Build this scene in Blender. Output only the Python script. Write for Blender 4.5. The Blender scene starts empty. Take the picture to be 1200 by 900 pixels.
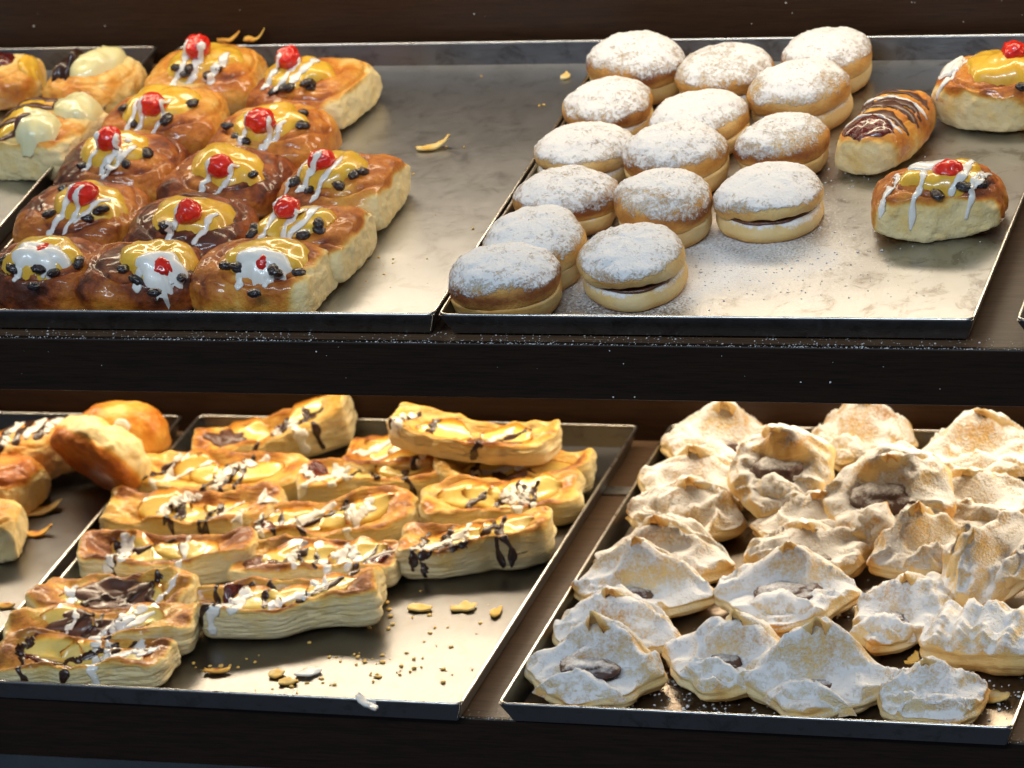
import bpy, math, random
import numpy as np
from mathutils import Vector, Matrix
from mathutils.bvhtree import BVHTree

S = bpy.context.scene
COL = S.collection
R = math.radians

# ------------------------------------------------------------------ camera
F_PX = 4600.0                        # focal length in pixels of the 1200 px wide photograph
YAW, PITCH, ROLL = -0.3648, 0.4269, -0.1411
CAM = Vector((0.9297, -2.5843, 1.1998))
cy, sy, cp, sp = math.cos(YAW), math.sin(YAW), math.cos(PITCH), math.sin(PITCH)
FWD = Vector((sy*cp, cy*cp, -sp)); r0 = Vector((cy, -sy, 0)); u0 = r0.cross(FWD)
c_, s_ = math.cos(ROLL), math.sin(ROLL)
RGT = c_*r0 + s_*u0; UPV = -s_*r0 + c_*u0
cam_d = bpy.data.cameras.new('camera'); cam = bpy.data.objects.new('camera', cam_d); COL.objects.link(cam)
cam_d.sensor_width = 36.0; cam_d.lens = 36.0*F_PX/1200.0; cam_d.clip_start = 0.05; cam_d.clip_end = 60
cam.matrix_world = Matrix(((RGT.x, UPV.x, -FWD.x, CAM.x), (RGT.y, UPV.y, -FWD.y, CAM.y), (RGT.z, UPV.z, -FWD.z, CAM.z), (0, 0, 0, 1)))
S.camera = cam
cam_d.dof.use_dof = True; cam_d.dof.aperture_fstop = 11.0; cam_d.dof.focus_distance = 3.02

# ------------------------------------------------------------------ world, lamps, exposure
W = bpy.data.worlds.new('World'); S.world = W; W.use_nodes = True
bg = W.node_tree.nodes['Background']; bg.inputs[0].default_value = (0.62, 0.76, 1.0, 1); bg.inputs[1].default_value = 0.10
S.view_settings.view_transform = 'Standard'; S.view_settings.look = 'None'; S.view_settings.gamma = 1.0
S.view_settings.exposure = 0.0; S.view_settings.use_curve_mapping = False

TILT = R(3.47); HGT = 0.3471; WALL_H = 0.018; DEPTH = 0.51
# a level's frame: x along the shelf, y towards the wall, z up from the tray floor
LV = {'u': Matrix.Rotation(TILT, 4, 'X') @ Matrix.Translation((0, 0, -WALL_H)),
      'l': Matrix.Translation((0, 0, -HGT - WALL_H))}
LVI = {k: m.inverted() for k, m in LV.items()}

def area(name, lv, loc, target, sx, sy_, power, col):
    d = bpy.data.lights.new(name, 'AREA'); d.shape = 'RECTANGLE'; d.size = sx; d.size_y = sy_; d.energy = power; d.color = col
    o = bpy.data.objects.new(name, d); COL.objects.link(o)
    M = LV[lv] if lv else Matrix.Identity(4)
    p = M @ Vector(loc); t = M @ Vector(target)
    o.location = p; o.rotation_euler = (t - p).to_track_quat('-Z', 'Y').to_euler()
    return o
WARM = (1.0, 0.82, 0.58)
area('strip_lamp', 'u', (0.05, 0.50, 0.36), (0.05, 0.12, 0.0), 2.2, 0.05, 7.0, WARM)
area('strip_lamp', 'l', (0.05, 0.49, 0.275), (0.05, 0.14, 0.0), 2.2, 0.04, 10.5, WARM)
for lx in (-1.3, -0.2, 0.9):
    area('shop_ceiling_light', None, (lx, -2.3 + 0.2*lx, 2.6), (0, 0.2, -0.2), 0.9, 0.22, 27.0, (0.72, 0.86, 1.0))

def at(lv, px, py, h=0.0):
    """point of a level's frame seen at photo pixel (px, py), h above the tray floor"""
    d = FWD*F_PX + RGT*(px - 600.0) + UPV*(450.0 - py)
    o = LVI[lv] @ CAM; d = LVI[lv].to_3x3() @ d
    t = (h - o.z)/d.z
    return o + d*t

# ------------------------------------------------------------------ noise and mesh helpers
_rng = np.random.default_rng(7)
_perm = _rng.permutation(4096).astype(np.int64); _val = _rng.random(4096)
def vnoise(P, seed=0):
    P = np.asarray(P, float) + np.array([13.7, 7.3, 3.1])*(1 + seed*0.731)
    i = np.floor(P).astype(np.int64); f = P - i; f = f*f*f*(f*(f*6 - 15) + 10)
    def h(dx, dy, dz):
        a = _perm[(i[:, 0] + dx + seed*17) & 4095]; b = _perm[(a + i[:, 1] + dy) & 4095]; c = _perm[(b + i[:, 2] + dz) & 4095]
        return _val[c]
    x, y, z = f[:, 0], f[:, 1], f[:, 2]
    L = lambda a, b, t: a + (b - a)*t
    return L(L(L(h(0,0,0), h(1,0,0), x), L(h(0,1,0), h(1,1,0), x), y), L(L(h(0,0,1), h(1,0,1), x), L(h(0,1,1), h(1,1,1), x), y), z)*2 - 1
def fbm(P, freq, seed=0, octv=3, gain=0.5):
    P = np.asarray(P, float); s = 0.0; a = 1.0
    for k in range(octv):
        s = s + a*vnoise(P*freq*(2.03**k), seed + k*5); a *= gain
    return s
def sstep(a, b, x):
    t = np.clip((x - a)/(b - a), 0, 1); return t*t*(3 - 2*t)

_cs = {}
def cubesphere(n):
    if n in _cs: return _cs[n]
    idx = {}; V = []; Fc = []
    def vid(p):
        if p not in idx: idx[p] = len(V); V.append(p)
        return idx[p]
    for ax in range(3):
        for s in (0, n):
            for i in range(n):
                for j in range(n):
                    q = []
                    for (a, b) in ((i, j), (i+1, j), (i+1, j+1), (i, j+1)):
                        p = [0, 0, 0]; p[ax] = s; p[(ax+1) % 3] = a; p[(ax+2) % 3] = b
                        q.append(vid(tuple(p)))
                    if s == 0: q.reverse()
                    Fc.append(q)
    V = np.array(V, float)/n*2 - 1
    V = np.tan(V*math.pi/4)
    V /= np.linalg.norm(V, axis=1, keepdims=True)
    _cs[n] = (V, np.array(Fc, np.int64)); return _cs[n]

def meshobj(name, V, Fc, mat, parent=None, attrs=None, smooth=True, kind=None, label=None):
    V = np.asarray(V, np.float32); me = bpy.data.meshes.new(name)
    if isinstance(Fc, np.ndarray) and Fc.ndim == 2:
        k = Fc.shape[1]; m = len(Fc)
        me.vertices.add(len(V)); me.vertices.foreach_set('co', V.ravel())
        me.loops.add(m*k); me.loops.foreach_set('vertex_index', Fc.ravel().astype(np.int32))
        me.polygons.add(m); me.polygons.foreach_set('loop_start', np.arange(0, m*k, k, dtype=np.int32))
        me.update(calc_edges=True)
    else:
        me.from_pydata([tuple(v) for v in V.tolist()], [], [list(f) for f in Fc]); me.update()
    if smooth: me.polygons.foreach_set('use_smooth', np.ones(len(me.polygons), bool))
    for an, av in (attrs or {}).items():
        a = me.attributes.new(an, 'FLOAT', 'POINT'); a.data.foreach_set('value', np.asarray(av, np.float32))
    me.materials.append(mat)
    o = bpy.data.objects.new(name, me); COL.objects.link(o)
    if parent: o.parent = parent
    if kind: o['kind'] = kind
    if label: o['label'] = label
    return o

def tag(o, label, cat, group=None, kind=None):
    o['label'] = label; o['category'] = cat
    if group: o['group'] = group
    if kind: o['kind'] = kind
    return o
def thing(name, lv, loc, label, cat, group=None, rz=0.0, rx=0.0, ry=0.0):
    o = bpy.data.objects.new(name, None); COL.objects.link(o); o.empty_display_size = 0.02
    o.matrix_world = LV[lv] @ Matrix.Translation(loc) @ Matrix.Rotation(rz, 4, 'Z') @ Matrix.Rotation(ry, 4, 'Y') @ Matrix.Rotation(rx, 4, 'X')
    return tag(o, label, cat, group)

def boxm(x0, x1, y0, y1, z0, z1, bev=0.0):
    V = [(x, y, z) for z in (z0, z1) for y in (y0, y1) for x in (x0, x1)]
    return np.array(V), [[0, 2, 3, 1], [4, 5, 7, 6], [0, 1, 5, 4], [2, 6, 7, 3], [0, 4, 6, 2], [1, 3, 7, 5]]
def box(name, M, x0, x1, y0, y1, z0, z1, mat, parent=None, bev=0.0):
    V, Fc = boxm(x0, x1, y0, y1, z0, z1)
    o = meshobj(name, V, Fc, mat, parent, smooth=False)
    if parent is None: o.matrix_world = M
    if bev:
        b = o.modifiers.new('bevel', 'BEVEL'); b.width = bev; b.segments = 3
    return o

class Surf:
    """collects the faces of a thing so that toppings can be laid on them"""
    def __init__(self): self.V = []; self.F = []; self.t = None
    def add(self, V, Fc):
        n = len(self.V); self.V += [tuple(v) for v in np.asarray(V).tolist()]
        self.F += [[int(i) + n for i in f] for f in Fc]; self.t = None; return self
    def cast(self, o, d):
        if self.t is None: self.t = BVHTree.FromPolygons(self.V, self.F)
        h = self.t.ray_cast(Vector(o), Vector(d)); return (h[0], h[1]) if h[0] is not None else (None, None)
    def z(self, x, y):
        p, n = self.cast((x, y, 0.4), (0, 0, -1)); return None if p is None else p.z

def patch(name, surf, cx, cy_, rx, ry, thick, mat, parent, seed=0, edge=0.18, rot=0.0, rings=11, seg=48, lump=0.25, freq=60, add=True, sink=0.0015, power=2.4, label=None, smooth=2):
    V = []; z0 = surf.z(cx, cy_) or 0.03
    c, s = math.cos(rot), math.sin(rot)
    th = np.arange(seg)/seg*2*math.pi
    rr = 1 + edge*fbm(np.c_[np.cos(th)*1.3, np.sin(th)*1.3, np.full(seg, seed*1.7)], 1.2, seed, 3)
    last = np.full(seg, z0); V.append((cx, cy_, z0)); S0 = [0.0]
    for i in range(1, rings + 1):
        q = i/rings
        for k in range(seg):
            a = q*rr[k]*rx*math.cos(th[k]); b = q*rr[k]*ry*math.sin(th[k])
            x, y = cx + a*c - b*s, cy_ + a*s + b*c
            z = surf.z(x, y)
            if z is None or z < last[k] - 0.012: z = last[k] - 0.004
            last[k] = z; V.append((x, y, z)); S0.append(q)
    V = np.array(V); S0 = np.array(S0)
    G = V[1:, 2].reshape(rings, seg)
    for _ in range(smooth):
        up_ = np.vstack([np.full((1, seg), G[0].mean()), G[:-1]]); dn = np.vstack([G[1:], G[-1:]])
        G[:-1] = ((G*2 + up_ + dn + np.roll(G, 1, 1) + np.roll(G, -1, 1))/6)[:-1]
    V[1:, 2] = G.ravel(); V[0, 2] = G[0].mean()
    prof = np.sqrt(np.clip(1 - S0**power, 0, 1))
    V[:, 2] += thick*prof*(1 + lump*fbm(V, freq, seed + 3, 3)) - sink*(S0 > 0.99)
    Fc = [[0, 1 + k, 1 + (k+1) % seg] for k in range(seg)]
    for i in range(rings - 1):
        a = 1 + i*seg; b = a + seg
        Fc += [[a + k, b + k, b + (k+1) % seg, a + (k+1) % seg] for k in range(seg)]
    o = meshobj(name, V, Fc, mat, parent, label=label)
    if add: surf.add(V, Fc)
    return o

DIRF = Vector((0.0, 0.55, -0.83)).normalized()
def strand(name, surf, path, w, t, mat, parent, seed=0, d=DIRF, zr=0.04, add=False, wob=0.0012, steps=26, beads=0.25):
    """a thread of icing dropped on a surface along a path (x, y at height zr)"""
    rnd = random.Random(seed); P = [Vector((a, b, zr)) for a, b in path]
    pts = []
    ph = rnd.random()*6
    for i in range(steps + 1):
        q = i/steps*(len(P) - 1); k = min(int(q), len(P) - 2); p = P[k].lerp(P[k+1], q - k)
        p = p + Vector((math.sin(q*5 + ph)*wob, math.sin(q*7 + ph*2)*wob*0.5, 0))
        h, n = surf.cast(p - d*0.25, d)
        pts.append((h, n) if h is not None else None)
    runs = []; cur = []
    for e in pts:
        if e is None or (cur and (e[0] - cur[-1][0]).length > 0.014):
            if len(cur) > 2: runs.append(cur)
            cur = [] if e is None else [e]
        else: cur.append(e)
    if len(cur) > 2: runs.append(cur)
    out = []
    for ri, run in enumerate(runs):
        C = [e[0] for e in run]; N = [e[1] for e in run]
        C2 = [C[0]] + [(C[i-1] + C[i]*2 + C[i+1])/4 for i in range(1, len(C)-1)] + [C[-1]]
        V = []; Fc = []; K = 8; m = len(C2)
        for i, p in enumerate(C2):
            tg = (C2[min(i+1, m-1)] - C2[max(i-1, 0)]).normalized()
            n = N[i]; n = (n - tg*n.dot(tg)).normalized() if (n - tg*n.dot(tg)).length > 1e-4 else Vector((0, 0, 1))
            s = tg.cross(n)
            e = min(i, m-1-i)/max(1.0, m*0.12); tp = 0.35 + 0.65*min(1, e)**0.6
            ww = w*1.12*tp*(1 + beads*math.sin(i*0.55 + ph) + 0.18*(rnd.random() - 0.5)); tt = t*tp*0.62
            for k in range(K):
                a = 2*math.pi*k/K; V.append(p + n*(tt*0.35 + tt*math.sin(a)) + s*ww*math.cos(a))
            if i:
                for k in range(K): Fc.append([(i-1)*K + k, (i-1)*K + (k+1) % K, i*K + (k+1) % K, i*K + k])
        Fc.append(list(range(K))[::-1]); Fc.append([(m-1)*K + k for k in range(K)])
        V = np.array([tuple(v) for v in V]); out.append(meshobj(name, V, Fc, mat, parent))
        if add: surf.add(V, Fc)
    return out

# ------------------------------------------------------------------ materials
def newmat(name):
    m = bpy.data.materials.new(name); m.use_nodes = True; nt = m.node_tree
    return m, nt, nt.nodes['Principled BSDF']
def N(nt, typ, **kw):
    n = nt.nodes.new(typ)
    for k, v in kw.items(): setattr(n, k, v)
    return n
def noise(nt, scale, detail=4, rough=0.55, vec=None, dist=0.0):
    n = N(nt, 'ShaderNodeTexNoise'); n.inputs['Scale'].default_value = scale; n.inputs['Detail'].default_value = detail
    n.inputs['Roughness'].default_value = rough; n.inputs['Distortion'].default_value = dist
    if vec is not None: nt.links.new(vec, n.inputs['Vector'])
    return n
def ramp(nt, stops, fac):
    r = N(nt, 'ShaderNodeValToRGB'); e = r.color_ramp.elements
    while len(e) < len(stops): e.new(0.5)
    for i, (p, c) in enumerate(stops):
        e[i].position = p; e[i].color = (*c, 1) if len(c) == 3 else c
    nt.links.new(fac, r.inputs[0]); return r
def math_(nt, op, a, b=None, c=None, clamp=False):
    m = N(nt, 'ShaderNodeMath', operation=op); m.use_clamp = clamp
    for i, v in enumerate((a, b, c)):
        if v is None: continue
        if isinstance(v, (int, float)): m.inputs[i].default_value = v
        else: nt.links.new(v, m.inputs[i])
    return m.outputs[0]
def mixc(nt, fac, a, b, typ='MIX'):
    m = N(nt, 'ShaderNodeMix', data_type='RGBA', blend_type=typ)
    for s, v in ((0, fac), (6, a), (7, b)):
        if isinstance(v, (int, float)): m.inputs[s].default_value = v
        elif isinstance(v, tuple): m.inputs[s].default_value = (*v, 1)
        else: nt.links.new(v, m.inputs[s])
    return m.outputs[2]
def objco(nt): return N(nt, 'ShaderNodeTexCoord').outputs['Object']
def mapping(nt, vec, scale):
    m = N(nt, 'ShaderNodeMapping'); m.inputs['Scale'].default_value = scale; nt.links.new(vec, m.inputs['Vector']); return m.outputs[0]
def bump(nt, b, height, strength, dist, normal=None):
    n = N(nt, 'ShaderNodeBump'); n.inputs['Strength'].default_value = strength; n.inputs['Distance'].default_value = dist
    nt.links.new(height, n.inputs['Height'])
    if normal is not None: nt.links.new(normal, n.inputs['Normal'])
    nt.links.new(n.outputs[0], b.inputs['Normal']); return n.outputs[0]

def crust(name, stops, coat=0.0, sn=(1.5, 0.9, 1.5), lam=0.0, rough=0.5, sugar=None, bumps=0.35, sss=0.0, var=0.22, fine=260, coat_rough=0.12):
    """baked dough: the 'brown' attribute says how far a spot is baked; sugar = (bias, gain) powder on upward faces"""
    m, nt, b = newmat(name); co = objco(nt)
    at_ = N(nt, 'ShaderNodeAttribute', attribute_name='brown')
    n1 = noise(nt, 55, 5, 0.6, co); n2 = noise(nt, fine, 4, 0.65, co)
    v = math_(nt, 'MULTIPLY_ADD', math_(nt, 'SUBTRACT', n1.outputs[0], 0.5), var*2.4, at_.outputs['Fac'])
    v = math_(nt, 'MULTIPLY_ADD', math_(nt, 'SUBTRACT', n2.outputs[0], 0.5), var*0.9, v, True)
    hgt = math_(nt, 'MULTIPLY_ADD', n1.outputs[0], 1.0, math_(nt, 'MULTIPLY', n2.outputs[0], 0.55))
    if lam:                                      # thin baked layers, edge on
        n3 = noise(nt, 55, 5, 0.65, mapping(nt, co, (1.0, 1.0, 9.0)), 0.5)
        l3 = math_(nt, 'SUBTRACT', n3.outputs[0], 0.5)
        v = math_(nt, 'MULTIPLY_ADD', l3, lam, v, True); hgt = math_(nt, 'MULTIPLY_ADD', n3.outputs[0], lam*3.0, hgt)
    col = ramp(nt, stops, v).outputs[0]
    ro = rough; ct = coat
    if sugar:
        g = N(nt, 'ShaderNodeNewGeometry'); sx = N(nt, 'ShaderNodeSeparateXYZ'); nt.links.new(g.outputs['Normal'], sx.inputs[0])
        su = N(nt, 'ShaderNodeAttribute', attribute_name='sugar')
        s1 = noise(nt, 38, 5, 0.62, co); s2 = noise(nt, 420, 3, 0.7, co); s3 = noise(nt, 130, 4, 0.6, co)
        f = math_(nt, 'MULTIPLY_ADD', sx.outputs[2], sugar[1], sugar[0])
        f = math_(nt, 'ADD', f, su.outputs['Fac'])
        f = math_(nt, 'MULTIPLY_ADD', math_(nt, 'SUBTRACT', s1.outputs[0], 0.5), sn[0], f)
        f = math_(nt, 'MULTIPLY_ADD', math_(nt, 'SUBTRACT', s2.outputs[0], 0.5), sn[1], f)
        f = math_(nt, 'MULTIPLY_ADD', math_(nt, 'SUBTRACT', s3.outputs[0], 0.5), sn[2], f)
        f = math_(nt, 'MULTIPLY_ADD', f, 2.0, -0.35, True)
        f2 = math_(nt, 'MULTIPLY', math_(nt, 'SMOOTH_MIN', f, 0.97, 0.1), 1.0)
        col = mixc(nt, f2, col, (0.83, 0.83, 0.83))
        hgt = math_(nt, 'MULTIPLY_ADD', f, 0.8, math_(nt, 'MULTIPLY_ADD', s2.outputs[0], 0.5, math_(nt, 'MULTIPLY', hgt, 0.5)))
        rr = N(nt, 'ShaderNodeMapRange'); nt.links.new(f, rr.inputs[0]); rr.inputs[3].default_value = rough; rr.inputs[4].default_value = 0.95
        nt.links.new(rr.outputs[0], b.inputs['Roughness'])
    else: b.inputs['Roughness'].default_value = rough
    nt.links.new(col, b.inputs['Base Color'])
    if coat:
        # the glaze lies on the baked crust, torn dough stays dull
        cr = N(nt, 'ShaderNodeMapRange'); nt.links.new(at_.outputs['Fac'], cr.inputs[0]); cr.inputs[1].default_value = 0.22; cr.inputs[2].default_value = 0.42
        cr.inputs[3].default_value = 0.0; cr.inputs[4].default_value = coat
        gl = noise(nt, 34, 4, 0.6, co); gp = ramp(nt, [(0.38, (0.12, 0.12, 0.12)), (0.60, (1, 1, 1))], gl.outputs[0])
        nt.links.new(math_(nt, 'MULTIPLY', cr.outputs[0], gp.outputs[0]), b.inputs['Coat Weight'])
        nt.links.new(math_(nt, 'MULTIPLY_ADD', n2.outputs[0], 0.16, coat_rough - 0.03), b.inputs['Coat Roughness'])
    if sss:
        b.inputs['Subsurface Weight'].default_value = sss; b.inputs['Subsurface Scale'].default_value = 0.006
        b.inputs['Subsurface Radius'].default_value = (1.0, 0.55, 0.25)
    bump(nt, b, hgt, bumps, 0.002); b.inputs['Specular IOR Level'].default_value = 0.35
    return m
BUN = [(0.0, (0.83, 0.66, 0.34)), (0.2, (0.80, 0.56, 0.20)), (0.38, (0.70, 0.33, 0.05)), (0.60, (0.54, 0.17, 0.018)), (0.84, (0.25, 0.05, 0.007)), (1.0, (0.08, 0.018, 0.006))]
PUFF = [(0.0, (0.80, 0.67, 0.39)), (0.25, (0.79, 0.58, 0.22)), (0.52, (0.76, 0.44, 0.08)), (0.74, (0.60, 0.24, 0.03)), (1.0, (0.24, 0.065, 0.012))]
POW = [(0.0, (0.78, 0.62, 0.34)), (0.35, (0.74, 0.50, 0.19)), (0.65, (0.60, 0.30, 0.07)), (1.0, (0.24, 0.075, 0.018))]
M = {}
M['bun'] = crust('glazed_bun_crust', BUN, coat=0.75, rough=0.55, bumps=1.0, var=0.30, coat_rough=0.08)
M['plainbun'] = crust('plain_bun_crust', BUN, coat=0.25, rough=0.45, bumps=0.45, coat_rough=0.25)
M['puff'] = crust('puff_pastry_crust', PUFF, coat=0.55, rough=0.55, bumps=0.8, lam=0.55, var=0.30, fine=330, coat_rough=0.14)
M['dough_top'] = crust('sugared_doughnut_top', POW, rough=0.6, sugar=(-0.20, 0.62), sn=(0.7, 1.5, 1.1), bumps=0.9)
M['dough_low'] = crust('sugared_doughnut_base', POW, rough=0.6, sugar=(-0.50, 0.8), bumps=0.5)
M['pouch'] = crust('sugared_puff_crust', POW, rough=0.65, var=0.2, lam=0.4, sugar=(-0.10, 0.95), sn=(1.1, 1.2, 1.0), bumps=0.7)
M['crumb'] = crust('crumb', PUFF, rough=0.7, bumps=0.7)

def simple(name, col, rough, coat=0.0, sss=0.0, rad=(1, 0.6, 0.3), nz=60, amt=0.25, bmp=0.25, col2=None, spec=0.5, fine=None, scale=0.006):
    m, nt, b = newmat(name); co = objco(nt); n = noise(nt, nz, 5, 0.6, co)
    col2 = col2 or tuple(c*(1 - amt) for c in col)
    nt.links.new(ramp(nt, [(0.32, col2), (0.68, col)], n.outputs[0]).outputs[0], b.inputs['Base Color'])
    b.inputs['Roughness'].default_value = rough; b.inputs['Coat Weight'].default_value = coat; b.inputs['Coat Roughness'].default_value = 0.05
    b.inputs['Specular IOR Level'].default_value = spec
    if sss:
        b.inputs['Subsurface Weight'].default_value = sss; b.inputs['Subsurface Scale'].default_value = scale; b.inputs['Subsurface Radius'].default_value = rad
    if bmp: bump(nt, b, n.outputs[0], bmp, 0.002)
    return m
M['custard'] = simple('custard', (0.86, 0.56, 0.065), 0.3, 0.8, 0.25, (1, .6, .15), 70, bmp=0.3, col2=(0.74, 0.38, 0.03))
M['cherry'] = simple('candied_cherry', (0.85, 0.035, 0.014), 0.3, 0.6, 0.5, (1, .12, .06), 90, bmp=0.4, col2=(0.55, 0.008, 0.004))
M['icing'] = simple('white_icing', (0.87, 0.84, 0.77), 0.32, 0.35, 0.25, (1, .9, .7), 90, amt=0.08, bmp=0.15, scale=0.003)
M['choc'] = simple('dark_chocolate', (0.045, 0.018, 0.011), 0.30, 0.25, 0, nz=120, amt=0.4, bmp=0.2)
M['milkchoc'] = simple('milk_chocolate', (0.13, 0.055, 0.035), 0.34, 0.25, 0, nz=90, amt=0.4, bmp=0.25)
M['raisin'] = simple('raisin', (0.020, 0.011, 0.014), 0.32, 0.5, 0, nz=260, amt=0.5, bmp=0.9)
M['jam'] = simple('dark_jam', (0.16, 0.012, 0.006), 0.16, 0.9, 0, nz=150, bmp=0.9, col2=(0.04, 0.004, 0.003))
M['filling'] = simple('brown_filling', (0.14, 0.045, 0.018), 0.4, 0.3, 0, nz=200, amt=0.5, bmp=0.5)
M['apple'] = crust('baked_apple', [(0.0, (0.84, 0.66, 0.22)), (0.3, (0.82, 0.56, 0.12)), (0.6, (0.62, 0.26, 0.03)), (1.0, (0.20, 0.05, 0.01))], coat=0.0, rough=0.22, bumps=0.3, var=0.2); M['apple'].node_tree.nodes['Principled BSDF'].inputs['Coat Weight'].default_value = 0.8
M['cream'] = simple('pale_cream', (0.80, 0.77, 0.50), 0.32, 0.5, 0.2, (1, .9, .5), 30, bmp=0.15, col2=(0.74, 0.66, 0.30))
M['flour'] = simple('flour', (0.80, 0.80, 0.79), 0.95, nz=300, amt=0.1, bmp=0.5)
# chocolate dusted with sugar
def choc_dusted():
    m, nt, b = newmat('dusted_chocolate'); co = objco(nt)
    g = N(nt, 'ShaderNodeNewGeometry'); sx = N(nt, 'ShaderNodeSeparateXYZ'); nt.links.new(g.outputs['Normal'], sx.inputs[0])
    a = noise(nt, 60, 4, 0.6, co); c = noise(nt, 420, 3, 0.7, co)
    f = math_(nt, 'MULTIPLY_ADD', sx.outputs[2], 2.6, -1.95)
    f = math_(nt, 'MULTIPLY_ADD', math_(nt, 'SUBTRACT', a.outputs[0], 0.5), 1.6, f)
    f = math_(nt, 'MULTIPLY_ADD', math_(nt, 'SUBTRACT', c.outputs[0], 0.5), 1.2, f, True)
    nt.links.new(mixc(nt, f, (0.075, 0.034, 0.022), (0.80, 0.80, 0.80)), b.inputs['Base Color']); b.inputs['Roughness'].default_value = 0.6
    bump(nt, b, f, 0.5, 0.002); return m
M['chocdust'] = choc_dusted()

def metal(name, base, rough, dust=0.0, dark=(0.20, 0.17, 0.14), seed=0.0, stain=0.5):
    m, nt, b = newmat(name); co = objco(nt)
    mp = N(nt, 'ShaderNodeMapping'); mp.inputs['Location'].default_value = (seed, seed*0.7, 0); nt.links.new(co, mp.inputs[0]); co = mp.outputs[0]
    big = noise(nt, 9, 6, 0.62, co); mid = noise(nt, 42, 6, 0.7, co, 0.6)
    brush = noise(nt, 60, 4, 0.7, mapping(nt, co, (1.0, 14.0, 1.0))); scr = noise(nt, 25, 5, 0.75, mapping(nt, co, (9.0, 1.2, 1.0)), 0.4)
    col = ramp(nt, [(0.36, dark), (0.47, base), (1.0, tuple(min(1, c*1.08) for c in base))], mid.outputs[0]).outputs[0]
    col = mixc(nt, stain, base, col)
    col = mixc(nt, math_(nt, 'MULTIPLY', ramp(nt, [(0.42, (0, 0, 0)), (0.75, (1, 1, 1))], big.outputs[0]).outputs[0], 0.35), col, tuple(c*0.55 for c in base))
    met = 1.0; b.inputs['Metallic'].default_value = 1.0
    r = math_(nt, 'MULTIPLY_ADD', brush.outputs[0], 0.14, rough - 0.08)
    r = math_(nt, 'MULTIPLY_ADD', mid.outputs[0], 0.12, r)
    h = math_(nt, 'MULTIPLY_ADD', brush.outputs[0], 0.6, math_(nt, 'MULTIPLY_ADD', scr.outputs[0], 0.5, math_(nt, 'MULTIPLY', big.outputs[0], 1.5)))
    if dust:
        s1 = noise(nt, 14, 5, 0.6, co); s2 = noise(nt, 520, 2, 0.7, co)
        at_ = N(nt, 'ShaderNodeAttribute', attribute_name='dust')
        f = math_(nt, 'MULTIPLY_ADD', math_(nt, 'SUBTRACT', s1.outputs[0], 0.5), 1.6, at_.outputs['Fac'])
        f = math_(nt, 'MULTIPLY_ADD', math_(nt, 'SUBTRACT', s2.outputs[0], 0.55), 2.4, f)
        f = math_(nt, 'MULTIPLY', f, dust, None, True)
        col = mixc(nt, f, col, (0.80, 0.80, 0.80))
        nt.links.new(math_(nt, 'SUBTRACT', 1.0, f, None, True), b.inputs['Metallic'])
        r = math_(nt, 'MULTIPLY_ADD', f, 0.5, r, True)
    nt.links.new(col, b.inputs['Base Color']); nt.links.new(r, b.inputs['Roughness'])
    bump(nt, b, h, 0.12, 0.0012); return m
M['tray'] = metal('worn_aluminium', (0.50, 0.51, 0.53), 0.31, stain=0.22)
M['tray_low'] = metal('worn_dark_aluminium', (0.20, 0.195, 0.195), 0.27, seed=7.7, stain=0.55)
M['tray_dust'] = metal('worn_aluminium_dusted', (0.48, 0.49, 0.51), 0.29, dust=1.0, seed=3.1, stain=0.6)
M['tray_brown'] = metal('browned_tray', (0.30, 0.26, 0.22), 0.30, dust=0.8, dark=(0.10, 0.06, 0.035), seed=5.3, stain=0.9)
M['tray_rim_'] = metal('runner_metal', (0.60, 0.58, 0.55), 0.3, seed=4.0)
M['tray_wall'] = metal('tray_side_metal', (0.20, 0.20, 0.20), 0.28, dark=(0.07, 0.06, 0.05), seed=1.7)

def wood(name, c1, c2, rough, sc=(1.2, 30, 30), spec=0.4):
    m, nt, b = newmat(name); co = objco(nt)
    g = noise(nt, 6, 8, 0.65, mapping(nt, co, sc), 0.8); f = noise(nt, 30, 5, 0.7, mapping(nt, co, sc)); k = noise(nt, 3.5, 5, 0.6, co)
    col = ramp(nt, [(0.3, c1), (0.7, c2)], g.outputs[0]).outputs[0]
    col = mixc(nt, 0.5, col, ramp(nt, [(0.35, tuple(c*0.5 for c in c1)), (0.6, c2)], f.outputs[0]).outputs[0])
    nt.links.new(col, b.inputs['Base Color'])
    nt.links.new(math_(nt, 'MULTIPLY_ADD', k.outputs[0], 0.3, rough - 0.15), b.inputs['Roughness']); b.inputs['Specular IOR Level'].default_value = spec
    bump(nt, b, f.outputs[0], 0.2, 0.001); return m
M['wood'] = wood('dark_wood', (0.010, 0.006, 0.004), (0.026, 0.014, 0.008), 0.42, spec=0.25)
M['wood_back'] = wood('dark_back_panel', (0.030, 0.012, 0.005), (0.055, 0.024, 0.010), 0.5, spec=0.3)
M['wood_board'] = wood('shelf_board', (0.05, 0.030, 0.018), (0.13, 0.075, 0.042), 0.42)

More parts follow.
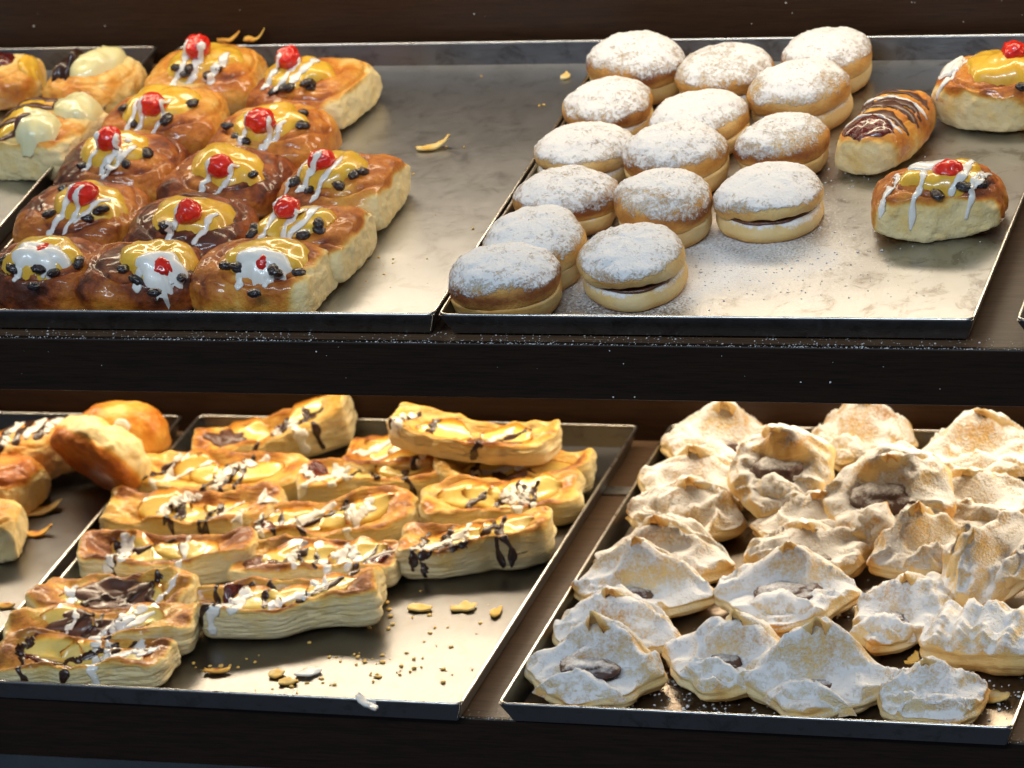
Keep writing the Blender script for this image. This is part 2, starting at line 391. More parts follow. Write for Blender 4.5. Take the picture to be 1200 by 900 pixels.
# ------------------------------------------------------------------ the setting: two shelves and the panels behind them
XL, XR = -1.15, 0.95
def struct(o, label):
    o['kind'] = 'structure'; o['label'] = label; return o
BT = 0.004                                   # tray sheet and runner lift over the board
yru = at('u', 600, 405, -BT).y; yrl = at('l', 600, 846, -BT).y
YW = DEPTH + 0.012
def shelf(lv, yfront, rail_h, name, label):
    M0 = LV[lv]
    o = box(name, M0, XL, XR, yfront + 0.006, YW, -BT - 0.020, -BT, M['wood_board']); struct(o, label)
    V, Fc = boxm(XL, XR, yfront, yfront + 0.0058, -BT - rail_h, -BT + 0.0012)
    f = meshobj('front_rail', V, Fc, M['wood'], o, smooth=False); bb = f.modifiers.new('bevel', 'BEVEL'); bb.width = 0.0016; bb.segments = 3
    return o
su = shelf('u', yru, 0.047, 'upper_shelf', 'dark wooden shelf carrying the glazed buns and doughnuts')
sl = shelf('l', yrl, 0.072, 'lower_shelf', 'dark wooden shelf carrying the puff pastries')
def on_front(lv, yv, px, py):
    d = FWD*F_PX + RGT*(px - 600.0) + UPV*(450.0 - py); o = LVI[lv] @ CAM; d = LVI[lv].to_3x3() @ d
    return o + d*((yv - o.y)/d.y)
zt = on_front('l', yrl - 0.004, 150, 894).z
V, Fc = boxm(XL, XR, yrl - 0.004, yrl - 0.0002, zt - 0.02, zt); meshobj('metal_trim', V, Fc, simple('brushed_trim', (0.05, 0.06, 0.07), 0.3, nz=40), sl, smooth=False)
pr_ = at('l', 716, 572, 0); V, Fc = boxm(XL, XR, pr_.y - 0.007, pr_.y + 0.007, -BT + 0.0001, -0.0019); meshobj('metal_runner', V, Fc, M['tray_rim_'], sl, smooth=False)
w = box('back_wall', LV['u'], XL, XR, YW + 0.001, YW + 0.02, -0.02, 0.62, M['wood_back']); struct(w, 'dark brown wooden panel behind the upper shelf')
w = box('lower_back_wall', LV['l'], XL, XR, YW + 0.001, YW + 0.02, -0.04, 0.305, M['wood_back']); struct(w, 'dark brown wooden panel behind the lower shelf')

# ------------------------------------------------------------------ trays
def tray(lv, x0, x1, label, floor_mat, y0=0.0, y1=DEPTH, rz=0.0, dust=None):
    cx = (x0 + x1)/2
    t = thing('baking_tray', lv, (cx, y0, 0), label, 'tray', 'metal baking trays on the shelves', rz)
    a = (x1 - x0)/2; d = y1 - y0; fl = 0.0075; th = 0.0009; h = WALL_H
    n = 60; gx = np.linspace(-a + fl, a - fl, n); gy = np.linspace(fl, d - fl, n)
    X, Y = np.meshgrid(gx, gy); P = np.c_[X.ravel(), Y.ravel(), np.zeros(n*n)]
    P[:, 2] = 0.0006*fbm(P, 9, int(abs(x0)*97) + 1, 2) - 0.0004
    Fc = np.array([[j*n+i, j*n+i+1, (j+1)*n+i+1, (j+1)*n+i] for j in range(n-1) for i in range(n-1)])
    att = {'dust': np.zeros(n*n)}
    if dust is not None: att['dust'] = dust(P + np.array([cx, y0, 0]))
    meshobj('tray_floor', P, Fc, floor_mat, t, att)
    c0 = [(-a+fl, fl), (a-fl, fl), (a-fl, d-fl), (-a+fl, d-fl)]; c1 = [(-a, 0), (a, 0), (a, d), (-a, d)]
    for k in range(4):
        p, q = np.array(c0[k]), np.array(c0[(k+1) % 4]); pt, qt = np.array(c1[k]), np.array(c1[(k+1) % 4])
        e = (q - p)/np.linalg.norm(q - p); nrm = np.array([e[1], -e[0]])*th
        g = e*0.00004
        V = [(*(p+g), -0.0008), (*(q-g), -0.0008), (*(qt-g), h), (*(pt+g), h), (*(p+nrm+g), -0.0014), (*(q+nrm-g), -0.0014), (*(qt+nrm-g), h), (*(pt+nrm+g), h)]
        Fq = [[0, 1, 2, 3], [5, 4, 7, 6], [3, 2, 6, 7], [1, 0, 4, 5], [0, 3, 7, 4], [2, 1, 5, 6]]
        meshobj('side_wall', np.array(V), Fq, M['tray_wall'], t, smooth=False)
    # rolled wire rim
    rr = 0.0013; cr = 0.006; ring = []
    for (sx, sy2, a0) in ((1, 1, 0), (-1, 1, 90), (-1, -1, 180), (1, -1, 270)):
        for k in range(5):
            an = R(a0 + k*22.5); ring.append((sx*(a - cr) + cr*math.cos(an), d/2 + sy2*(d/2 - cr) + cr*math.sin(an)))
    V = []; Fq = []; K = 8; m = len(ring)
    for i, (x, y) in enumerate(ring):
        xn, yn = ring[(i+1) % m]; xp, yp = ring[i-1]; tx, ty = xn - xp, yn - yp; L = math.hypot(tx, ty); nx, ny = ty/L, -tx/L
        for k in range(K):
            an = 2*math.pi*k/K; V.append((x + nx*rr*math.cos(an), y + ny*rr*math.cos(an), h + rr*math.sin(an)))
        for k in range(K):
            b = (i+1) % m; Fq.append([i*K + k, b*K + k, b*K + (k+1) % K, i*K + (k+1) % K])
    meshobj('rim', np.array(V), Fq, M['tray_rim'], t)
    return t
M['tray_rim'] = metal('tray_rim_metal', (0.74, 0.72, 0.68), 0.24, seed=9.0, stain=0.25)
xa = lambda lv, px, py: at(lv, px, py, WALL_H).x
UX = dict(a1=-0.550, a2=-0.5268, a3=-0.1140, a4=-0.1085, a5=0.3098)
def dustU(P):
    c = at('u', 880, 300); d = np.hypot((P[:, 0] - c.x)/0.16, (P[:, 1] - c.y)/0.11)
    c2 = at('u', 700, 330); d2 = np.hypot((P[:, 0] - c2.x)/0.13, (P[:, 1] - c2.y)/0.09)
    c3 = at('u', 880, 120); d3 = np.hypot((P[:, 0] - c3.x)/0.16, (P[:, 1] - c3.y)/0.30)
    return -1.0 + 1.3*np.exp(-d**2) + 1.1*np.exp(-d2**2) + 0.7*np.exp(-d3**2)
tray('u', UX['a1'] - 0.42, UX['a1'], 'metal tray holding the cream and chocolate topped pastries', M['tray'])
tray('u', UX['a2'], UX['a3'], 'metal tray half filled with cherry and raisin buns', M['tray'])
tray('u', UX['a4'], UX['a5'], 'metal tray holding the sugar dusted doughnuts and three glazed buns', M['tray_dust'], dust=dustU)
x4 = xa('u', 1194, 372); tray('u', x4, x4 + 0.42, 'tray showing only its corner beside the doughnut tray', M['tray_wall'])
LX = dict(b1=-0.5800, b2=-0.1400, b3=-0.1075); LX['b4'] = xa('l', 1188, 845)
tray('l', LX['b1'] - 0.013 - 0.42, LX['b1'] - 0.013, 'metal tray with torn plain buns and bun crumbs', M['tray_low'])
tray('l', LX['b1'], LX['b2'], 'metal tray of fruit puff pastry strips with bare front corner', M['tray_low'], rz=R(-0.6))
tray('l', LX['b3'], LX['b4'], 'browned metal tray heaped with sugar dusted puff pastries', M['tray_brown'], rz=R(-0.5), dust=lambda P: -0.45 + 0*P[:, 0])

# ------------------------------------------------------------------ pastry builders
GRP = {'bun': 'cherry and raisin buns on the tray', 'dough': 'sugar dusted doughnuts on the tray', 'strip': 'fruit puff pastry strips on the tray', 'pouch': 'sugar dusted puff pastries heaped on the tray'}

def bun_body(a, b, h, seed, n=40, e=3.2, brown=0.62, torn=(), fold=1.0, dome=1.0):
    D, Fc = cubesphere(n)
    rxy = np.hypot(D[:, 0], D[:, 1]) + 1e-9; el = np.arctan2(D[:, 2], rxy)
    c, s = np.abs(D[:, 0]/rxy), np.abs(D[:, 1]/rxy)
    k = np.maximum(c**e + s**e, 0.05)**(-1/e)
    ce = np.sign(np.cos(el))*np.abs(np.cos(el))**0.62; se = np.sign(np.sin(el))*np.abs(np.sin(el))**np.where(el > 0, 0.85, 0.45)
    X = a*k*ce*D[:, 0]/rxy; Y = b*k*ce*D[:, 1]/rxy; Z = np.where(se > 0, h*0.36 + h*0.64*se, h*0.36 + h*0.36*se)
    P = np.c_[X, Y, Z]; up = np.clip(se, 0, 1)
    q = np.clip(np.hypot(X/a, Y/b), 0, 1.5)
    # rolled folds seen on the crust
    ang = np.arctan2(Y, X); sp = q*2.3 - ang/(2*math.pi)*1.0 + 0.25*fbm(P, 30, seed, 2)
    gr = np.abs((sp % 1) - 0.5)*2
    groove = np.exp(-((1 - gr)/0.16)**2)
    P[:, 2] -= fold*0.0034*groove*up*sstep(0.2, 0.5, q)
    nv = D.copy()
    P += nv*(0.0030*fbm(P, 22, seed + 2, 3))[:, None]
    P += nv*(0.0010*fbm(P*np.array([1, 1.7, 1]), 95, seed + 4, 3))[:, None]
    P[:, 2] = np.maximum(P[:, 2], 0.0004)
    br = brown*(0.64 + 0.28*sstep(0.20, 0.75, P[:, 2]/h)) + 0.26*fbm(P, 24, seed + 6, 4) + 0.14*groove*fold
    for (tx, ty) in torn:                       # sides where the bun was pulled off its neighbour: pale, ragged
        f = sstep(0.50, 0.74, (X/a*tx + Y/b*ty)) * sstep(0.86, 0.66, P[:, 2]/h + 0.08*fbm(P, 60, seed + 8, 2))
        br = br*(1 - f) + f*(0.02 + 0.05*fbm(P, 50, seed + 9, 2))
        pj = (P[:, 0]/a*tx + P[:, 1]/b*ty)/math.hypot(tx, ty); ex = np.clip(pj - 0.80, 0, 1)*0.72
        P[:, 0] -= ex*a*tx/math.hypot(tx, ty); P[:, 1] -= ex*b*ty/math.hypot(tx, ty)
        P += np.c_[np.full(len(P), tx), np.full(len(P), ty), np.zeros(len(P))]*(f*(0.0016*fbm(P*np.array([1, 1, 0.7]), 65, seed + 11, 3) + 0.0007*fbm(P, 190, seed + 12, 2)))[:, None]
    return P, Fc, np.clip(br, 0, 1)

def blob(name, r, mat, parent, loc, seed, n=10, sc=(1, 1, 1), wr=0.1, fr=1.5, rot=(0, 0, 0), dim=None, surf=None, label=None):
    D, Fc = cubesphere(n)
    P = D*(1 + wr*fbm(D, fr, seed, 3))[:, None]*np.array(sc)*r
    if dim: P[:, 2] -= r*dim*np.exp(-((D[:, 0]**2 + D[:, 1]**2)/0.05))*(D[:, 2] > 0)
    Rm = (Matrix.Rotation(rot[2], 3, 'Z') @ Matrix.Rotation(rot[1], 3, 'Y') @ Matrix.Rotation(rot[0], 3, 'X'))
    P = P @ np.array(Rm).T + np.array(loc)
    o = meshobj(name, P, Fc, mat, parent, label=label)
    if surf: surf.add(P, Fc)
    return o

def local(root, lv, px, py, h):
    p = LV[lv] @ at(lv, px, py, h); return root.matrix_world.inverted() @ p

def raisin_bun(px, py, cherry, label, a=0.055, b=0.049, h=0.043, rz=0.0, torn=(), brown=0.62, seed=1, icing='stripes', lv='u', raisins=5, cust=(0.033, 0.027), group=True, name='raisin_bun', stripes=None, sink=0.0):
    rnd = random.Random(seed); brown *= 1.24
    p = at(lv, px, py, h*0.62); p.y = max(p.y, b + 0.011)
    if icing == 'puddle': sink += 0.0085
    t = thing(name, lv, (p.x, p.y, 0), label, 'bun', GRP['bun'] if group else None, rz)
    P, Fc, br = bun_body(a, b, h, seed, brown=brown, torn=torn)
    sf = Surf().add(P, Fc)
    meshobj('dough', P, Fc, M['bun'], t, {'brown': br})
    ch = local(t, lv, cherry[0], cherry[1], h + 0.012)
    ch.x = max(-a*0.55, min(a*0.55, ch.x)); ch.y = max(-b*0.5, min(b*0.6, ch.y))
    ccx, ccy = ch.x*0.7, max(ch.y*0.75 - 0.002, -b*0.12)
    patch('custard', sf, ccx, ccy, cust[0], cust[1], 0.0085, M['custard'], t, seed, edge=0.16, rot=rnd.uniform(-0.3, 0.3), power=3.0)
    zc = sf.z(ch.x, ch.y) or h
    if icing == 'puddle':
        strand('icing', sf, [(ch.x - 0.014, ch.y - 0.004), (ch.x - 0.018, ch.y - 0.030)], 0.0032, 0.0014, M['icing'], t, seed*7, zr=h)
        strand('icing', sf, [(ch.x + 0.010, ch.y - 0.004), (ch.x + 0.007, ch.y - 0.026)], 0.0028, 0.0014, M['icing'], t, seed*7 + 1, zr=h)
        patch('icing', sf, ch.x - 0.002, ch.y - 0.005, 0.022, 0.015, 0.0045, M['icing'], t, seed + 21, edge=0.34, add=True, power=5, smooth=5)
        blob('raisin', 0.0045, M['raisin'], t, (ch.x + 0.004, ch.y - 0.034, (sf.z(ch.x + 0.004, ch.y - 0.034) or h*0.8) + 0.001), seed*9 + 77, n=10, sc=(1.3, 0.95, 0.72), wr=0.13, fr=2.4)
    blob('cherry', rnd.uniform(0.0104, 0.0122), M['cherry'], t, (ch.x, ch.y, zc + rnd.uniform(0.0020, 0.0052) - sink), seed + 5, n=16, sc=(rnd.uniform(0.92, 1.1), 1, rnd.uniform(0.82, 0.98)), wr=0.13, fr=1.7, surf=sf)
    for k in range(raisins):
        an = rnd.uniform(math.pi*1.05, math.pi*1.95) if k < raisins*0.7 else rnd.uniform(0, math.pi*2)
        q = rnd.uniform(0.95, 1.15)
        x, y = ccx + cust[0]*q*math.cos(an), ccy + cust[1]*q*math.sin(an)
        z = sf.z(x, y)
        if z is None or z < h*0.4 or math.hypot(x - ch.x, y - ch.y) < 0.0165: continue
        blob('raisin', rnd.uniform(0.0042, 0.0056), M['raisin'], t, (x, y, z + 0.0012), seed*9 + k, n=10, sc=(1.3, 0.95, 0.72), wr=0.13, fr=2.4, rot=(rnd.uniform(-.4, .4), rnd.uniform(-.4, .4), rnd.uniform(0, 3)), surf=sf)
    if icing == 'puddle': pass
    else:
        xs = stripes or [v + rnd.uniform(-0.004, 0.004) for v in rnd.choice(([ch.x - 0.016, ch.x - 0.003, ch.x + 0.012], [ch.x - 0.015, ch.x + 0.014], [ch.x - 0.017, ch.x - 0.008, ch.x + 0.012], [ch.x - 0.014, ch.x + 0.004, ch.x + 0.017]))]
        for k, x in enumerate(xs):
            y1 = ch.y + rnd.uniform(0.004, 0.016); y0 = ch.y - rnd.uniform(0.026, 0.05)
            strand('icing', sf, [(x + 0.006, y1), (x, (y0 + y1)/2), (x - rnd.uniform(0.004, 0.012), y0)], rnd.uniform(0.0018, 0.0036), 0.0011, M['icing'], t, seed*7 + k, zr=h + 0.006, steps=34)
    return t, sf

ordn = ['first', 'second', 'third', 'fourth', 'fifth', 'sixth']
# (bun centre, cherry, options) from the front rail towards the wall
colA = [((46, 316), (48, 287), dict(icing='puddle', brown=0.74, b=0.044)), ((94, 250), (97, 225), dict(brown=0.72)), ((140, 193), (128, 167), dict(brown=0.66)),
        ((192, 137), (168, 130), dict(brown=0.50)), ((240, 86), (232, 59), dict(brown=0.44))]
colB = [((160, 322), (178, 305), dict(icing='puddle', brown=0.78, b=0.042)), ((222, 266), (215, 253), dict(brown=0.80)), ((264, 208), (256, 188), dict(brown=0.78)),
        ((318, 160), (303, 141), dict(brown=0.56)), ((366, 104), (338, 70), dict(brown=0.50, a=0.056, torn=((1, -.2),)))]
colC = [((304, 326), (306, 294), dict(icing='puddle', brown=0.66, a=0.060, b=0.044, torn=((1, 0),))), ((362, 278), (336, 243), dict(brown=0.62, a=0.052, torn=((1, 0),))),
        ((404, 216), (376, 186), dict(brown=0.58, a=0.054, torn=((1, 0),)))]
sd = 11
for cname, colm in (('beside the cream pastry tray', colA), ('in the middle of the bun tray', colB), ('with pale torn sides', colC)):
    for i, (c, ch, kw) in enumerate(colm):
        lab = 'glazed cherry bun, %s from front rail, row %s' % (ordn[i], cname)
        raisin_bun(c[0], c[1], ch, lab, seed=sd, rz=R(random.Random(sd).uniform(-7, 7)), **kw); sd += 3

# ------------------------------------------------------------------ sugared doughnuts
def lathe(prof, seg):
    V = []; m = len(prof)
    for (r, z) in prof:
        for k in range(seg):
            a = 2*math.pi*k/seg; V.append((r*math.cos(a), r*math.sin(a), z))
    Fc = [[i*seg + k, i*seg + (k+1) % seg, (i+1)*seg + (k+1) % seg, (i+1)*seg + k] for i in range(m-1) for k in range(seg)]
    return np.array(V), np.array(Fc)
def doughnut(px, py, label, seed, r=0.0415, open_=0.0, dark=0.6, rz=0.0, h=0.045):
    rnd = random.Random(seed); p = at('u', px, py, h*0.5)
    t = thing('sugared_doughnut', 'u', (p.x, p.y, 0), label, 'doughnut', GRP['dough'], rz, rx=R(rnd.uniform(-2.5, 3)), ry=R(rnd.uniform(-2.5, 2.5)))
    r *= rnd.uniform(0.95, 1.05); h *= rnd.uniform(0.92, 1.1); bald = rnd.uniform(-0.06, 0.20)
    seg = 72; zc = h*0.40
    el = 1 + 0.06*math.sin(seed)
    def shape(P, sgn):
        P[:, 0] *= el; P[:, 1] /= el
        w_ = fbm(np.c_[P[:, :2]*0.9, np.full(len(P), seed*0.37)], 24, seed, 2)*0.0032
        rad = np.hypot(P[:, 0], P[:, 1]) + 1e-6
        P[:, :2] *= (1 + w_/0.04*sstep(0.1*r, r, rad))[:, None]
        return P
    # bottom half
    pr = [(0.0005, 0.0005)] + [(r*0.74*k/4, 0.0004) for k in range(1, 5)]
    for k in range(1, 13):
        if open_: a = -90 + k*13.5; pr.append((r*0.74 + r*0.235*max(0, math.cos(R(a)))**0.8, zc*0.55 + zc*0.55*math.sin(R(a))))
        else: a = -90 + k*7.4; pr.append((r*0.74 + r*0.225*max(0, math.cos(R(a)))**0.8, zc + zc*math.sin(R(a))))
    pr += [(r*0.82, zc), (r*0.6, zc), (r*0.3, zc), (0.0005, zc)]
    P, Fc = lathe(pr, seg); P = shape(P, -1); P += np.c_[P[:, 0], P[:, 1], 0*P[:, 0]]/r*(0.0012*fbm(P, 60, seed + 2, 3))[:, None]
    P[:, 2] = np.maximum(P[:, 2] + 0.0012*fbm(np.c_[P[:, :2], 0*P[:, 0]], 55, seed + 12, 2)*(P[:, 2] > zc*0.6), 0.0004)
    br = 0.20 + 0.45*sstep(0.6*zc, 0.0, P[:, 2]) + 0.16*fbm(P, 40, seed + 1, 2) + 0.6*max(0, dark - 0.45)
    meshobj('bottom_half', P, Fc, M['dough_low'], t, {'brown': np.clip(br, 0, 1), 'sugar': np.full(len(P), 0.0) + 0.45*(open_ > 0)*sstep(zc*0.55, zc, P[:, 2])})
    # filling
    rf = 0.80 + 0.10*min(1, open_)
    P, Fc = lathe([(0.0005, zc - 0.0008), (r*0.5, zc - 0.0008), (r*(rf - 0.05), zc - 0.0006), (r*rf, zc + 0.0012 + 0.001*open_), (r*(rf - 0.05), zc + 0.003), (0.0005, zc + 0.003)], seg)
    P = shape(P, 0); P[:, :2] *= (1 + 0.05*fbm(P, 90, seed + 5, 2))[:, None]
    meshobj('filling', P, Fc, M['filling'], t)
    # top half
    z1 = zc - 0.0004; hh = h - z1; ze = z1 + hh*0.26
    pr = [(0.0005, z1)] + [(r*(0.90 if open_ else 0.945)*k/4, z1) for k in range(1, 5)]
    for k in range(1, 9):
        a = -90 + k*11.25; pr.append(((r*0.90 + r*0.10*math.cos(R(a))) if open_ else (r*0.945 + r*0.055*math.cos(R(a))), ze + hh*0.26*math.sin(R(a))))
    for k in range(1, 21):
        a = k/20*90; pr.append((max(0.0004, r*abs(math.cos(R(a)))**0.74), ze + (h - ze)*math.sin(R(a))**1.0))
    P, Fc = lathe(pr, seg); P = shape(P, 1)
    lvl = P[:, 2] + 0.0032*fbm(P, 45, seed + 13, 3) + 0.003*np.sin(np.arctan2(P[:, 1], P[:, 0])*2 + seed)
    up = sstep(z1 + hh*0.16, z1 + hh*0.50, lvl)
    nrm = P - np.array([0, 0, z1]); nrm /= np.linalg.norm(nrm, axis=1, keepdims=True) + 1e-9
    P += nrm*(0.0015*fbm(P, 34, seed + 3, 2) + up*0.0009*fbm(P, 150, seed + 7, 3) + up*0.0007*np.abs(fbm(P, 300, seed + 8, 2)))[:, None]
    if open_:                                    # lid lifted at one side, slit gaping
        yy = -P[:, 1]/r; lo = (P[:, 2] < ze)
        P[:, 2] += open_*sstep(0.1, 1.0, yy)*0.0052*(1 + 0.5*fbm(np.c_[P[:, :2], 0*yy], 60, seed + 9, 2))*np.where(lo, 1.0, sstep(h*1.05, ze, P[:, 2]))
        P[:, 2] += open_*0.0014*fbm(np.c_[P[:, :2], 0*yy], 90, seed + 4, 2)*lo
    rim = np.exp(-((P[:, 2] - z1 - hh*0.26)/(hh*0.30))**2)
    br = 0.16 + dark*0.85*rim*(1 - 0.5*(open_ > 0.5)) + 0.25*up + 0.14*fbm(P, 36, seed + 6, 3)
    meshobj('top_half', P, Fc, M['dough_top'], t, {'brown': np.clip(br, 0, 1), 'sugar': up*0.52 - 0.45*(1 - up) - 0.05 - bald*sstep(-0.2, 0.6, fbm(P, 26, seed + 15, 2))*1.6})
    return t
dA = [(591, 332, 0, .95), (626, 292, 0, .35), (663, 231, 0, .75), (683, 180, 1.0, .4), (712, 127, .3, .75), (746, 80, 0, .75)]
dB = [(744, 306, 1.0, .4), (779, 243, 0, .6), (793, 186, 0, .6), (818, 143, 0, .55), (851, 88, .3, .5)]
dC = [(902, 230, 1.0, .5), (918, 168, 0, .75), (940, 112, .4, .5), (969, 70, 0, .55)]
sd = 101
for cname, colm in (('beside the bun tray', dA), ('in the middle', dB), ('beside the striped bun', dC)):
    for i, (x, y, op, dk) in enumerate(colm):
        lab = 'sugar dusted doughnut, %s from the front rail in the row %s' % (ordn[i], cname)
        doughnut(x, y, lab, sd, open_=op, dark=dk, rz=R(random.Random(sd).uniform(-25, 25) + (8 if op == 1 else 0))); sd += 4

# three glazed buns beside the doughnuts
t, sf = raisin_bun(1098, 226, (1110, 190), 'glazed custard bun with pale cut front standing alone on the doughnut tray', a=0.054, b=0.036, h=0.046, rz=R(10), torn=((0, -1),), brown=0.6, seed=301, raisins=3, cust=(0.034, 0.022), group=False, name='custard_bun', stripes=[-0.034, -0.012, 0.024, 0.030, 0.036], sink=0.009)
patch('icing', sf, -0.006, 0.004, 0.018, 0.012, 0.002, M['icing'], t, 77, edge=0.4, power=5)
t, sf = raisin_bun(1160, 98, (1188, 58), 'glazed cherry custard bun standing against the tray wall', a=0.047, b=0.042, h=0.045, rz=R(-4), torn=((-.3, -1),), brown=0.66, seed=305, raisins=3, cust=(0.036, 0.03), group=False, name='custard_bun', stripes=[-0.03, -0.026], sink=0.004)
patch('icing', sf, -0.030, 0.0, 0.011, 0.016, 0.003, M['icing'], t, 78, edge=0.4, power=5)

def oblong(name, lv, px, py, label, cat, a, b, h, rz, seed, brown=0.45, torn=(), lift=0.0, rx=0, ry=0, mat='bun', group=None, e=2.8, fold=0.6, hh=None):
    p = at(lv, px, py, lift + (h*0.55 if hh is None else hh))
    t = thing(name, lv, (p.x, p.y, lift), label, cat, group, rz, rx, ry)
    P, Fc, br = bun_body(a, b, h, seed, brown=brown, torn=torn, e=e, fold=fold)
    meshobj('dough', P, Fc, M[mat], t, {'brown': br}); return t, Surf().add(P, Fc)
t, sf = oblong('striped_bun', 'u', 1036, 150, 'glazed bun striped with chocolate, dark jam on its end', 'bun', 0.058, 0.031, 0.040, R(76), 311, brown=0.50, torn=((-1, 0),))
patch('jam', sf, -0.030, -0.002, 0.017, 0.022, 0.004, M['jam'], t, 5, edge=0.2, add=True)
for k, x in enumerate((-0.012, 0.004, 0.012, 0.030)):
    strand('chocolate_drizzle', sf, [(x - 0.004, -0.036), (x + 0.004, 0), (x - 0.002, 0.034)], 0.0042, 0.0016, M['milkchoc'], t, 40 + k, d=Vector((0, 0, -1)), add=True)
for k, x in enumerate((-0.019, 0.018)):
    strand('icing', sf, [(x - 0.004, -0.034), (x + 0.004, 0), (x - 0.002, 0.034)], 0.0022, 0.0016, M['icing'], t, 50 + k, d=Vector((0, 0, -1)))

# ------------------------------------------------------------------ cream pastries on the corner tray
t, sf = oblong('cream_pastry', 'u', 112, 96, 'cream pastry with chocolate blob, against the tray corner', 'pastry', 0.040, 0.046, 0.042, R(-12), 321, brown=0.40, torn=())
patch('cream', sf, 0.004, 0.004, 0.017, 0.030, 0.012, M['cream'], t, 6, edge=0.1, rot=-0.2)
patch('chocolate', sf, -0.017, -0.012, 0.013, 0.020, 0.010, M['choc'], t, 7, edge=0.2)
strand('chocolate_drizzle', sf, [(-0.03, 0.02), (-0.01, 0.03), (0.008, 0.035)], 0.003, 0.0014, M['milkchoc'], t, 9, d=Vector((0, 0, -1)))
t, sf = oblong('cream_pastry', 'u', 58, 158, 'cream pastry with two cream mounds and chocolate stripes', 'pastry', 0.050, 0.056, 0.044, R(-8), 325, brown=0.34, torn=((0, -1), (1, 0)))
for k, (x, y) in enumerate(((0.020, 0.022), (0.008, -0.026))):
    patch('cream', sf, x, y, 0.021, 0.023, 0.012, M['cream'], t, 16 + k, edge=0.1)
patch('custard', sf, -0.026, 0.0, 0.02, 0.035, 0.005, M['custard'], t, 26)
for k, y in enumerate((-0.038, -0.018, 0.004, 0.028)):
    strand('chocolate_drizzle', sf, [(-0.046, y - 0.012), (-0.015, y), (0.004, y + 0.014)], 0.0036, 0.0016, M['milkchoc'], t, 60 + k, d=Vector((0, 0, -1)))
t, sf = oblong('cream_pastry', 'u', 6, 92, 'pastry with dark jam top behind the striped cream pastry', 'pastry', 0.036, 0.034, 0.040, R(5), 331, brown=0.45)
patch('jam', sf, -0.012, 0.004, 0.022, 0.022, 0.006, M['jam'], t, 8)
patch('custard', sf, 0.026, 0.0, 0.010, 0.014, 0.006, M['custard'], t, 9)

# ------------------------------------------------------------------ torn plain buns on the lower left tray
t, sf = oblong('torn_bun', 'l', 142, 505, 'golden plain bun propped on edge behind a torn bun', 'bun', 0.043, 0.030, 0.052, R(6), 341, brown=0.44, lift=0.012, rx=R(-14), mat='plainbun', fold=0.3, e=2.4)
blob('sugar_lump', 0.007, M['flour'], t, (0.008, -0.027, 0.036), 3, sc=(1.2, 0.5, 1)); 
p = at('l', 118, 538, 0.035)
t = thing('torn_bun', 'l', (p.x - 0.004, p.y - 0.022, 0.034), 'torn half bun showing pale crumb over a brown underside', 'bun', None, R(-24), R(-60), R(10))
P, Fc, br = bun_body(0.050, 0.040, 0.046, 345, brown=0.4, e=2.3, fold=0.2)
f = sstep(0.30, 0.42, P[:, 2]/0.046); br = (1 - f)*(0.72 + 0.1*fbm(P, 30, 2, 2)) + f*(0.07 + 0.12*fbm(P, 28, 3, 3))
P += np.c_[0*f, 0*f, f*0.0035*fbm(P, 60, 9, 3)]
meshobj('dough', P, Fc, M['plainbun'], t, {'brown': np.clip(br, 0, 1)})
t, sf = oblong('torn_bun', 'l', 42, 524, 'bun with chocolate and white icing beside torn halves', 'bun', 0.048, 0.036, 0.046, R(28), 349, brown=0.46, mat='bun', torn=((0.3, -1),), lift=0.006)
for k, x in enumerate((-0.028, -0.010, 0.010)):
    strand('chocolate_drizzle', sf, [(x - 0.01, -0.022), (x + 0.004, 0.0), (x + 0.012, 0.022)], 0.0042, 0.0015, M['choc'], t, 70 + k, d=Vector((0, 0, -1)), add=True)
for k, x in enumerate((-0.020, 0.002, 0.018)):
    strand('icing', sf, [(x - 0.01, -0.018), (x + 0.004, 0.004), (x + 0.012, 0.022)], 0.0046, 0.0018, M['icing'], t, 80 + k, d=Vector((0, 0, -1)))
oblong('torn_bun', 'l', 8, 566, 'glossy brown bun with torn side beside the crumbs', 'bun', 0.036, 0.036, 0.046, R(-8), 353, brown=0.58, torn=((1, -0.4),))
oblong('torn_bun', 'l', -6, 618, 'pale torn bun piece beside flaky crumbs on bare tray', 'bun', 0.030, 0.034, 0.042, R(12), 357, brown=0.3, torn=((1, 0), (0, -1)), mat='plainbun')

